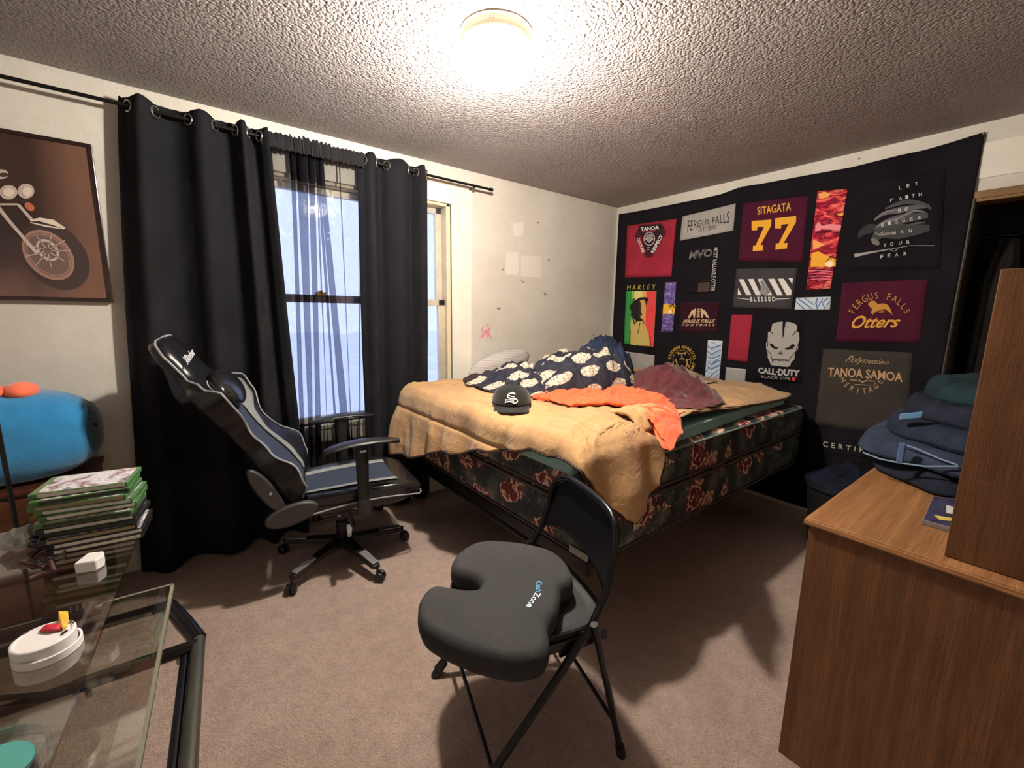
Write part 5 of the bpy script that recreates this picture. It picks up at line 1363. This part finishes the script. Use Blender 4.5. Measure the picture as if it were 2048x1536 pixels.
def strokes(par, cf, lines, c, nm='emblem', off=.0075, lab=None):
    g = Geo()
    for pts, w in lines:
        st = stroke(pts, w); n_ = len(st)//2
        for i in range(n_-1):
            q = [st[i], st[i+1], st[len(st)-2-i], st[len(st)-1-i]]; k = len(g.v)
            g.v += [tuple(wrap(at(*cf(x, y), 0, TXP), off)) for x, y in q]; g.f.append((k, k+1, k+2, k+3))
    return part(g, nm, ink(c), par, lab, smooth=False)
def circ_text(par, cf, txt, cx, cy, rx, ry, a0, a1, h, c, bold=.02, inward=False, off=.0075):
    g = Geo(); n = len(txt)
    for i, chh in enumerate(txt):
        if chh == ' ': continue
        vs, fs, ar = text_mesh(chh, bold); q = rad(lerp(a0, a1, i/(n-1)))
        wch = h*.78*min(1, ar*1.05)
        bx_, by_ = cx+rx*math.cos(q), cy-ry*math.sin(q)
        if not inward: up = (math.cos(q), -math.sin(q)); rt = (math.sin(q), math.cos(q))
        else: up = (-math.cos(q), math.sin(q)); rt = (-math.sin(q), -math.cos(q))
        P_ = [(bx_+rt[0]*(a-.5)*wch+up[0]*(b-.5)*h, by_+rt[1]*(a-.5)*wch+up[1]*(b-.5)*h) for a, b in vs]
        g.add([wrap(at(*cf(x, y), 0, TXP), off) for x, y in P_], fs)
    return part(g, 'lettering', ink(c), par, smooth=False)
def fm(name, c, var=.12): return simple(name, c, .95, var=var, vscale=6, bump=.0008, bscale=300, spec=.15)
REDF = fm('crimson_jersey', (150, 42, 60)); GRYF = fm('heather_grey_jersey', (164, 160, 156)); MARF = fm('maroon_jersey_patch', (72, 22, 44)); MARD = fm('dark_maroon_jersey', (48, 18, 32))
CHAR = fm('charcoal_jersey', (62, 60, 64)); DOLV = fm('dark_olive_grey_jersey', (60, 56, 52)); BLKJ = fm('black_jersey_patch', (22, 19, 24))
WHT = (220, 216, 210); GOLD = (214, 160, 56); CREA = (206, 176, 138)
# 1 crimson patch with triangle badge
p = patch([CA(195, 540), CA(780, 455), CA(722, 1140), CA(172, 1150)], REDF, 'crimson patch with triangular badge')
polys(p, CA, [[(345, 535), (600, 510), (660, 615), (490, 915), (415, 915), (285, 665)]], (74, 26, 38), off=.007)
polys(p, CA, [[(350, 545), (595, 522), (640, 580), (325, 612)]], (36, 24, 30), off=.008)
polys(p, CA, [[(340, 620), (600, 600), (620, 640), (470, 880), (430, 880)]], (50, 24, 32), off=.008)
lettering(p, 'TANOA', [CA(362, 560), CA(578, 538), CA(580, 582), CA(362, 606)], WHT, .03, off=.010)
lettering(p, 'RESPECT', [CA(478, 868), CA(590, 650), CA(626, 662), CA(512, 872)][0:0] or [CA(480, 850), CA(592, 640), CA(625, 660), CA(514, 868)], WHT, .03, off=.010)
lettering(p, 'CULTURE', [CA(345, 680), CA(412, 845), CA(384, 868), CA(312, 690)], WHT, .03, off=.010)
strokes(p, CA, [([(465+62*math.cos(k*pi/12), 695+76*math.sin(k*pi/12)) for k in range(25)], 9), ([(415, 670), (465, 640), (515, 665)], 9), ([(420, 690), (465, 735), (510, 690)], 16), ([(435, 800), (470, 796)], 8), ([(438, 822), (466, 820)], 8)], (190, 184, 186), off=.010)
polys(p, CA, [[(425, 675), (465, 650), (508, 672), (500, 700), (465, 722), (432, 702)]], (150, 140, 146), off=.009)
# 2 grey town patch
p = patch([CA(850, 430), CA(1480, 275), CA(1452, 595), CA(825, 718)], GRYF, 'light grey patch')
bow = lambda a, b: (a, b*(.62+.38*(2*abs(a-.5))**1.5)+(0 if b < .01 else 0))
lettering(p, 'FERGUS FALLS', [CA(922, 475), CA(1410, 362), CA(1405, 510), CA(912, 618)], (52, 44, 46), .0, arc=lambda a, b: (a, lerp(.30-.30*abs(2*a-1)**1.4, .72+.28*abs(2*a-1)**1.4, b)), spacing=1.05)
lettering(p, 'OTTERS', [CA(1045, 568), CA(1255, 520), CA(1252, 575), CA(1045, 614)], (70, 64, 66), .0, spacing=1.1)
# 3 MVO patch
p = patch([CA(925, 790), CA(1290, 770), CA(1240, 1330), CA(900, 1350)], BLKJ, 'black patch with silver letters')
lettering(p, 'MVO', [CA(945, 838), CA(1212, 805), CA(1205, 905), CA(925, 940)], (128, 122, 124), .035, off=.0075)
lettering(p, 'MVO', [CA(945, 838), CA(1212, 805), CA(1205, 905), CA(925, 940)], (30, 28, 30), -.022, off=.0085)
lettering(p, 'MOST VALUABLE OTTER', [CA(1276, 795), CA(1235, 1315), CA(1182, 1312), CA(1226, 797)], (178, 174, 172), .02)
polys(p, CA, [[(1040, 1215), (1180, 1205), (1168, 1318), (1032, 1322)]], (72, 56, 54), 'logo_block')
# 4 reggae print
p = patch([CB(185, 250), CB(545, 245), CB(512, 908), CB(165, 870)], fm('green_print', (56, 150, 76)), 'green yellow and red print of a long-haired person')
m = lambda x0, x1: [(x0+180, 250), (x1+180, 250), (x1*.97+162, 880+x1*.08), (x0*.97+162, 875+x0*.08)]
polys(p, CB, [m(80, 140)], (150, 190, 96), 'print_band', .006); polys(p, CB, [m(110, 215)], (226, 214, 130), 'print_band', .0065)
polys(p, CB, [m(205, 262)], (232, 160, 96), 'print_band', .007); polys(p, CB, [m(250, 362)], (224, 72, 72), 'print_band', .0075)
polys(p, CB, [[(245, 600), (290, 570), (360, 600), (410, 590), (440, 640), (470, 860), (470, 900), (240, 870)]], (200, 176, 104), 'printed_figure', .0085)
polys(p, CB, [[(240, 430), (280, 370), (350, 325), (420, 320), (470, 350), (485, 420), (470, 520), (440, 580), (420, 560), (400, 600), (340, 610), (300, 600), (260, 540)]], (34, 28, 26), 'printed_hair', .009)
polys(p, CB, [[(352, 360), (400, 350), (420, 390), (425, 470), (408, 540), (380, 585), (355, 560), (348, 470)]], (206, 164, 88), 'printed_face', .0098)
polys(p, CB, [[(352, 360), (370, 400), (366, 470), (380, 530), (358, 556), (345, 470)]], (60, 46, 34), 'printed_shade', .0104)
strokes(p, CB, [([(270, 560), (290, 640), (320, 600)], 16), ([(250, 400), (235, 470)], 12), ([(475, 480), (490, 440)], 10), ([(355, 620), (330, 740), (320, 890)], 8), ([(400, 600), (370, 700), (345, 760)], 10), ([(470, 780), (480, 895)], 10), ([(240, 700), (235, 850)], 12), ([(265, 500), (246, 540)], 12), ([(300, 340), (270, 365)], 10)], (40, 34, 28), 'printed_line', .0102)
lettering(p, 'MARLEY', [CB(205, 180), CB(537, 168), CB(525, 226), CB(200, 236)], (196, 176, 66), .0, spacing=1.6)
# 5 purple and yellow beach strip
PUR = m_sunset('purple_beach_print', [(70, 46, 130), (140, 116, 190), (60, 38, 110), (170, 150, 208), (40, 30, 80)], 16)
p = patch([CB(650, 145), CB(778, 145), CB(735, 730), CB(600, 730)], PUR, 'purple palm beach print')
polys(p, CB, [[(628, 405), (768, 410), (755, 520), (620, 520)]], (236, 186, 50), 'print_sky', .0065)
polys(p, CB, [ring(706, 496, 24, 22, 24, n=16)[:17]], (250, 220, 200), 'print_sun', .0075)
strokes(p, CB, [([(700, 450), (735, 410), (765, 400)], 10), ([(690, 420), (740, 415), (762, 450)], 8), ([(735, 500), (745, 420), (740, 340)], 7)], (40, 30, 40), 'print_palm', .008)
# 6 football patch
p = patch([CB(830, 380), CB(1290, 375), CB(1260, 735), CB(800, 735)], MARD, 'dark maroon football patch')
polys(p, CB, [[(1015, 450), (960, 480), (915, 570), (940, 568), (975, 515), (990, 568), (1002, 568)], [(1068, 450), (1125, 480), (1170, 565), (1145, 566), (1105, 515), (1095, 566), (1082, 566)]], CREA)
strokes(p, CB, [([(1042, 452), (1042, 566)], 8)]+[([(1022, y), (1064, y-2)], 8) for y in (470, 490, 510, 530, 550)], CREA)
lettering(p, 'FERGUS FALLS', [CB(866, 588), CB(1242, 578), CB(1232, 620), CB(852, 630)], CREA, .02, shear=.25)
lettering(p, 'FOOTBALL', [CB(850, 638), CB(1238, 634), CB(1232, 660), CB(842, 664)], CREA, .02, shear=.25, spacing=1.6)
# 7 grey lower-left patch, 8 throwers camp
patch([CB(130, 955), CB(525, 1010), CB(510, 1300), CB(112, 1250)], GRYF, 'light grey patch low beside the jeans')
p = patch([CB(660, 860), CB(1035, 860), CB(1030, 1270), CB(655, 1265)], BLKJ, 'black patch with a round gold emblem')
circ_text(p, CB, 'SOUTHERN MINNESOTA', 848, 1068, 150, 160, 172, 8, 36, (190, 150, 62))
circ_text(p, CB, 'THROWERS CAMP', 848, 1075, 148, 156, 192, 348, 36, (190, 150, 62), inward=True)
strokes(p, CB, [([(848+110*math.cos(k*pi/14), 1065+118*math.sin(k*pi/14)) for k in range(29)], 5), ([(795, 985), (895, 985)], 12), ([(805, 970), (808, 1000)], 18), ([(885, 970), (888, 1000)], 18), ([(845, 985), (850, 1040), (820, 1060)], 14), ([(850, 1040), (880, 1060)], 12), ([(770, 1050), (790, 1110), (760, 1150)], 16), ([(790, 1110), (815, 1150)], 12), ([(905, 1050), (915, 1110), (890, 1160)], 16), ([(915, 1110), (940, 1150)], 12), ([(890, 1070), (945, 1050)], 10), ([(755, 1080), (735, 1110)], 10)], (170, 140, 70))
# 9 blue tribal strips
TRI = simple('pale_blue_tribal_print', (196, 208, 220), .9)
p = patch([CB(1155, 828), CB(1325, 838), CB(1275, 1360), CB(1113, 1350)], TRI, 'tall pale blue tribal print strip')
BL_ = (92, 126, 170); B2_ = (134, 164, 196)
strokes(p, CB, [([(1155, 900+k*62), (1200, 925+k*62+12*(k % 2)), (1255, 905+k*60), (1308-3*k, 885+k*60)], 14) for k in range(5)]+[([(1150, 1240), (1190, 1290), (1215, 1340)], 10), ([(1270, 1180), (1200, 1240), (1130, 1330)], 12), ([(1140, 1110), (1170, 1160), (1130, 1200)], 12), ([(1265, 1230), (1230, 1340)], 10), ([(1200, 1110), (1290, 1040)], 8), ([(1190, 850), (1220, 870), (1240, 855)], 8)], BL_, 'tribal_mark')
strokes(p, CB, [([(1152, 930+k*70), (1210, 945+k*70), (1300-3*k, 905+k*66)], 8) for k in range(5)]+[([(1130, 1250), (1170, 1330)], 9), ([(1230, 1250), (1255, 1330)], 9)], B2_, 'tribal_mark', off=.008)
p = patch([CC(808, 1340), CC(1200, 1328), CC(1190, 1472), CC(790, 1475)], TRI, 'small pale blue tribal print strip')
strokes(p, CC, [([(800, 1380), (900, 1470)], 12), ([(830, 1350), (990, 1468)], 14), ([(900, 1345), (1010, 1420)], 10), ([(1050, 1340), (1030, 1400), (1050, 1470)], 16), ([(1170, 1340), (1100, 1400), (1140, 1470)], 12), ([(1080, 1380), (1060, 1440)], 8), ([(1110, 1340), (1080, 1400)], 8), ([(1185, 1380), (1150, 1440)], 10)], BL_, 'tribal_mark')
# 10 number 77
p = patch([CC(205, 262), CC(945, 175), CC(880, 935), CC(145, 920)], MARF, 'maroon number patch')
polys(p, CC, [[(300, 465), (525, 450), (520, 520), (400, 740), (430, 738), (428, 800), (312, 810), (315, 745), (345, 742), (440, 530), (365, 535), (362, 570), (300, 572)], [(568, 435), (808, 408), (808, 480), (665, 720), (710, 715), (705, 778), (572, 795), (578, 722), (612, 720), (722, 498), (640, 510), (636, 550), (568, 550)]], (226, 168, 52), 'number')
lettering(p, 'SITAGATA', [CC(362, 308), CC(750, 250), CC(750, 348), CC(366, 395)], (214, 160, 62), .02, spacing=1.05)
# 11 blessed
p = patch([CC(125, 1010), CC(820, 1000), CC(755, 1470), CC(80, 1450)], CHAR, 'charcoal patch with white diagonal bars')
polys(p, CC, [[(150, 1128), (205, 1126), (300, 1310), (240, 1310)], [(255, 1126), (320, 1124), (410, 1312), (350, 1312)], [(370, 1125), (430, 1124), (540, 1312), (450, 1312)], [(490, 1125), (560, 1122), (660, 1312), (595, 1312)], [(600, 1124), (665, 1120), (755, 1255), (752, 1310), (700, 1312)], [(720, 1118), (772, 1115), (765, 1185)], [(145, 1228), (185, 1308), (140, 1308)]], WHT, 'bar')
polys(p, CC, [[(398, 1150), (425, 1135), (455, 1165), (480, 1200), (495, 1240), (525, 1265), (500, 1285), (480, 1310), (430, 1300), (395, 1290), (410, 1220)]], (148, 146, 148), off=.0085)
strokes(p, CC, [([(420, 1150), (440, 1220), (430, 1290)], 6), ([(450, 1180), (465, 1240), (510, 1270)], 5), ([(470, 1290), (500, 1270)], 9)], (70, 68, 70), off=.0092)
strokes(p, CC, [([(132, 1342), (280, 1360)], 7), ([(580, 1356), (742, 1346)], 7)], WHT, 'line')
lettering(p, 'BLESSED', [CC(280, 1330), CC(578, 1330), CC(574, 1380), CC(280, 1384)], WHT, .02, shear=-.15, spacing=1.5)
# 12 red sunset strip
SUN = m_sunset('red_sunset_print', [(120, 16, 40), (190, 30, 60), (90, 14, 40), (214, 60, 70), (240, 140, 120), (150, 20, 50)], 11)
p = patch([CC(1050, 125), CC(1390, 98), CC(1195, 1235), CC(918, 1250)], SUN, 'red and orange tropical sunset strip', 18)
polys(p, CC, [[(985, 830), (1060, 810), (1150, 860), (1262, 900), (1255, 985), (968, 990)]], (240, 176, 56), 'print_sky', .0065)
polys(p, CC, [ring(1185, 955, 48, 36, 48, n=16)[:17]], (250, 232, 190), 'print_sun', .0075)
polys(p, CC, [[(1000, 680), (1060, 700), (1130, 740), (1080, 760), (995, 790)], [(1270, 380), (1350, 370), (1335, 410), (1280, 400)], [(1060, 160), (1120, 130), (1200, 150), (1170, 195), (1070, 215)]], (236, 168, 90), 'print_cloud', .0066)
polys(p, CC, [[(1025, 520), (1060, 470), (1100, 520), (1180, 500), (1320, 510), (1310, 570), (1100, 560), (1025, 590)]], (226, 140, 150), 'print_cloud', .0066)
strokes(p, CC, [([(1145, 930), (1190, 885), (1240, 885), (1262, 935)], 9), ([(1180, 870), (1240, 860)], 8), ([(1262, 900), (1275, 760)], 9)]+[([(950, 1020+k*30), (1080, 1012+k*30), (1230-6*k, 1026+k*30)], 6) for k in range(5)]+[([(1030, 600), (1150, 585), (1300, 600)], 14)], (70, 16, 34), 'print_palm', .008)
strokes(p, CC, [([(960, 1035+k*32), (1100, 1028+k*32), (1220-6*k, 1040+k*30)], 6) for k in range(4)], (214, 120, 160), 'print_wave', .0078)
# 13 crimson small and grey small
patch([CD(222, 203), CD(520, 205), CD(450, 868), CD(165, 835)], REDF, 'plain narrow crimson patch')
p = patch([CD(148, 938), CD(435, 968), CD(405, 1260), CD(125, 1240)], GRYF, 'small light grey patch')
polys(p, CD, [[(180, 1150), (225, 1115), (270, 1130), (290, 1165), (250, 1200), (190, 1195)]], (196, 180, 120))
# 14 skull
p = patch([CD(580, 260), CD(1225, 270), CD(1215, 1160), CD(560, 1120)], BLKJ, 'black patch with a silver skull')
polys(p, CD, [[(800, 335), (860, 310), (940, 302), (1050, 310), (1120, 335), (1145, 370), (1140, 430), (1165, 455), (1176, 540), (1165, 590), (1150, 700), (1110, 745), (1105, 830), (1060, 870), (1045, 920), (1010, 936), (880, 922), (780, 910), (760, 855), (735, 800), (735, 745), (715, 690), (712, 600), (735, 560), (740, 450), (780, 430)]], (168, 166, 162))
polys(p, CD, [[(762, 602), (800, 612), (832, 650), (880, 665), (862, 690), (805, 672), (772, 640)], [(965, 680), (1040, 650), (1072, 615), (1122, 628), (1080, 682), (1000, 697)], [(885, 758), (912, 702), (918, 755)], [(922, 755), (928, 700), (945, 762)], [(800, 826), (1015, 832), (1006, 856), (960, 846), (900, 852), (850, 842), (812, 850)], [(945, 300), (988, 302), (968, 400), (962, 490), (944, 535), (940, 400)]], (24, 22, 26), 'emblem', .0088)
strokes(p, CD, [([(718, 690), (772, 745), (790, 800), (806, 880)], 9), ([(1160, 690), (1100, 745), (1060, 790), (1015, 870)], 9), ([(745, 420), (790, 450), (815, 485)], 12), ([(1160, 410), (1120, 450), (1080, 495)], 12), ([(975, 370), (1030, 375)], 8), ([(850, 845), (850, 865)], 5), ([(900, 848), (900, 870)], 5), ([(950, 848), (948, 870)], 5), ([(740, 570), (735, 650)], 8), ([(1165, 600), (1125, 700)], 8)], (30, 28, 32), 'emblem', .0089)
lettering(p, 'CALL·DUTY', [CD(602, 942), CD(1186, 978), CD(1175, 1082), CD(604, 1030)], (176, 174, 172), .05, arc=lambda a, b: (a, lerp(.0+.12*abs(2*a-1), 1, b)))
lettering(p, 'BLACK OPS', [CD(650, 1052), CD(1050, 1078), CD(1046, 1120), CD(650, 1086)], (168, 164, 164), .0, spacing=1.1)
polys(p, CD, [[(1070, 1082), (1120, 1086), (1118, 1132), (1068, 1126)]], (210, 60, 64), 'red_square')
# 15 faith print
p = patch([CE(380, 190), CE(1600, 60), CE(1540, 1330), CE(330, 1360)], BLKJ, 'black patch with grey hands print')
HG = [(118, 116, 118), (92, 92, 96), (74, 74, 78)]
def tap(pts, ws): return (bez(pts, 5), None, ws)
def taper(par, pts, w0, w1, w2, c, off):
    b = bez(pts, 6); n_ = len(b); ws = [lerp(w0, w1, i/(n_/2)) if i < n_/2 else lerp(w1, w2, (i-n_/2)/(n_/2)) for i in range(n_)]
    strokes(par, CE, [(b, ws)], c, 'printed_hand', off)
taper(p, [(500, 930), (540, 860), (680, 800), (720, 850)], 30, 120, 30, (48, 48, 54), .006)
taper(p, [(680, 960), (800, 860), (1100, 840), (1400, 800)], 60, 210, 60, (62, 62, 62), .0062)
taper(p, [(700, 820), (850, 740), (1100, 680), (1380, 640)], 30, 130, 60, HG[2], .0064)
taper(p, [(690, 705), (820, 620), (1000, 580), (1200, 540), (1400, 520)], 18, 80, 40, HG[1], .0066)
taper(p, [(830, 560), (950, 510), (1100, 470), (1300, 490), (1420, 560)], 18, 66, 20, HG[2], .0066)
taper(p, [(720, 790), (850, 720), (1000, 680), (1190, 590), (1340, 600)], 14, 38, 16, HG[0], .0072)
taper(p, [(700, 700), (820, 608), (980, 575)], 12, 26, 12, HG[0], .0072)
taper(p, [(700, 860), (760, 890), (930, 870), (960, 880)], 14, 34, 14, HG[0], .0072)
taper(p, [(660, 940), (700, 980), (760, 1010)], 30, 80, 30, (108, 106, 98), .0070)
taper(p, [(1100, 780), (1220, 745), (1350, 735)], 8, 30, 8, (84, 84, 84), .0072)
strokes(p, CE, [([(438, 1160), (640, 1120), (900, 1074)], [44, 26, 8]), ([(900, 1074), (1150, 1030), (1460, 1032)], [8, 6, 10]), ([(860, 1070), (950, 1105), (1000, 1070)], 8)], (160, 158, 156), 'printed_blade')
for chh, x, y in (('L',1025,290),('E',1125,265),('T',1232,238),('F',915,450),('A',1028,425),('I',1108,408),('T',1190,392),('H',1280,374),('B',1015,580),('E',1103,562),('B',800,765),('I',885,745),('G',972,728),('G',1066,706),('E',1166,690),('R',1275,675),('T',790,880),('H',945,870),('A',1046,855),('N',1152,840),('Y',828,1026),('O',915,1010),('U',1025,996),('R',1125,986),('F',790,1170),('E',880,1158),('A',978,1146),('R',1085,1136)):
    lettering(p, chh, [CE(x-18, y-20), CE(x+20, y-26), CE(x+20, y+20), CE(x-18, y+24)], (196, 194, 190), .01)
# 16 otters patch
p = patch([CF(285, 100), CF(945, 70), CF(875, 560), CF(235, 548)], MARF, 'maroon patch with a gold otter')
OG = (190, 140, 62)
polys(p, CF, [[(482, 262), (500, 240), (530, 235), (560, 262), (600, 255), (635, 268), (655, 300), (670, 345), (640, 320), (615, 300), (580, 305), (550, 320), (520, 342), (505, 330), (515, 300), (500, 285)]], OG)
strokes(p, CF, [([(520, 335), (560, 310), (610, 318)], 9), ([(560, 330), (610, 322)], 7)], (150, 104, 48), off=.0085)
circ_text(p, CF, 'FERGUS FALLS', 572, 400, 230, 205, 156, 24, 52, OG, .0)
lettering(p, 'Otters', [CF(362, 350), CF(742, 352), CF(720, 440), CF(355, 450)], (214, 160, 66), .02, shear=.45)
strokes(p, CF, [([(360, 420), (375, 445), (420, 440)], 10)], (214, 160, 66), 'flourish')
# 17 heritage patch
p = patch([CF(140, 605), CF(825, 635), CF(775, 1285), CF(75, 1190)], DOLV, 'dark olive-grey heritage patch')
TN = (188, 150, 116)
lettering(p, 'Polynesian', [CF(325, 655), CF(648, 694), CF(640, 738), CF(300, 724)], (178, 150, 118), .0, shear=.5)
lettering(p, 'TANOA SAMOA', [CF(180, 742), CF(752, 785), CF(748, 862), CF(176, 818)], TN, .02, arc=lambda a, b: (a, b*.92+(.10*math.sin(a*pi) if True else 0)))
strokes(p, CF, [([(345, 843), (400, 848)], 6), ([(410, 842), (440, 862), (480, 846)], 9), ([(490, 850), (540, 856)], 6), ([(380, 878), (510, 886)], 4)], TN)
circ_text(p, CF, 'HERITAGE', 438, 765, 165, 165, 208, 326, 42, TN, .0, inward=True)
# 18 bottom lettering
p = patch([CF(120, 1290), CF(470, 1345), CF(455, 1440), CF(110, 1400)], BLKJ, 'black strip with pale letters')
lettering(p, 'CERTIF', [CF(140, 1313), CF(445, 1366), CF(440, 1402), CF(138, 1356)], (186, 182, 170), .02, spacing=1.7)
# pins holding the corners
PIN = simple('steel_pin', (150, 150, 150), .3, .8)
for px in ((1238, 430), (1480, 376), (1716, 316), (1966, 268)):
    q_ = at(px[0], px[1], 0, XT-.02); g = Geo(); g.lathe([(0, 0), (.006, 0), (.006, .003), (.002, .008), (0, .008)], Vector((XT-.001 if px[0] == 1716 else tx(q_.y, q_.z, .002), q_.y, q_.z)), (-1, 0, 0), 10)
    part(g, 'pin', PIN, tp)
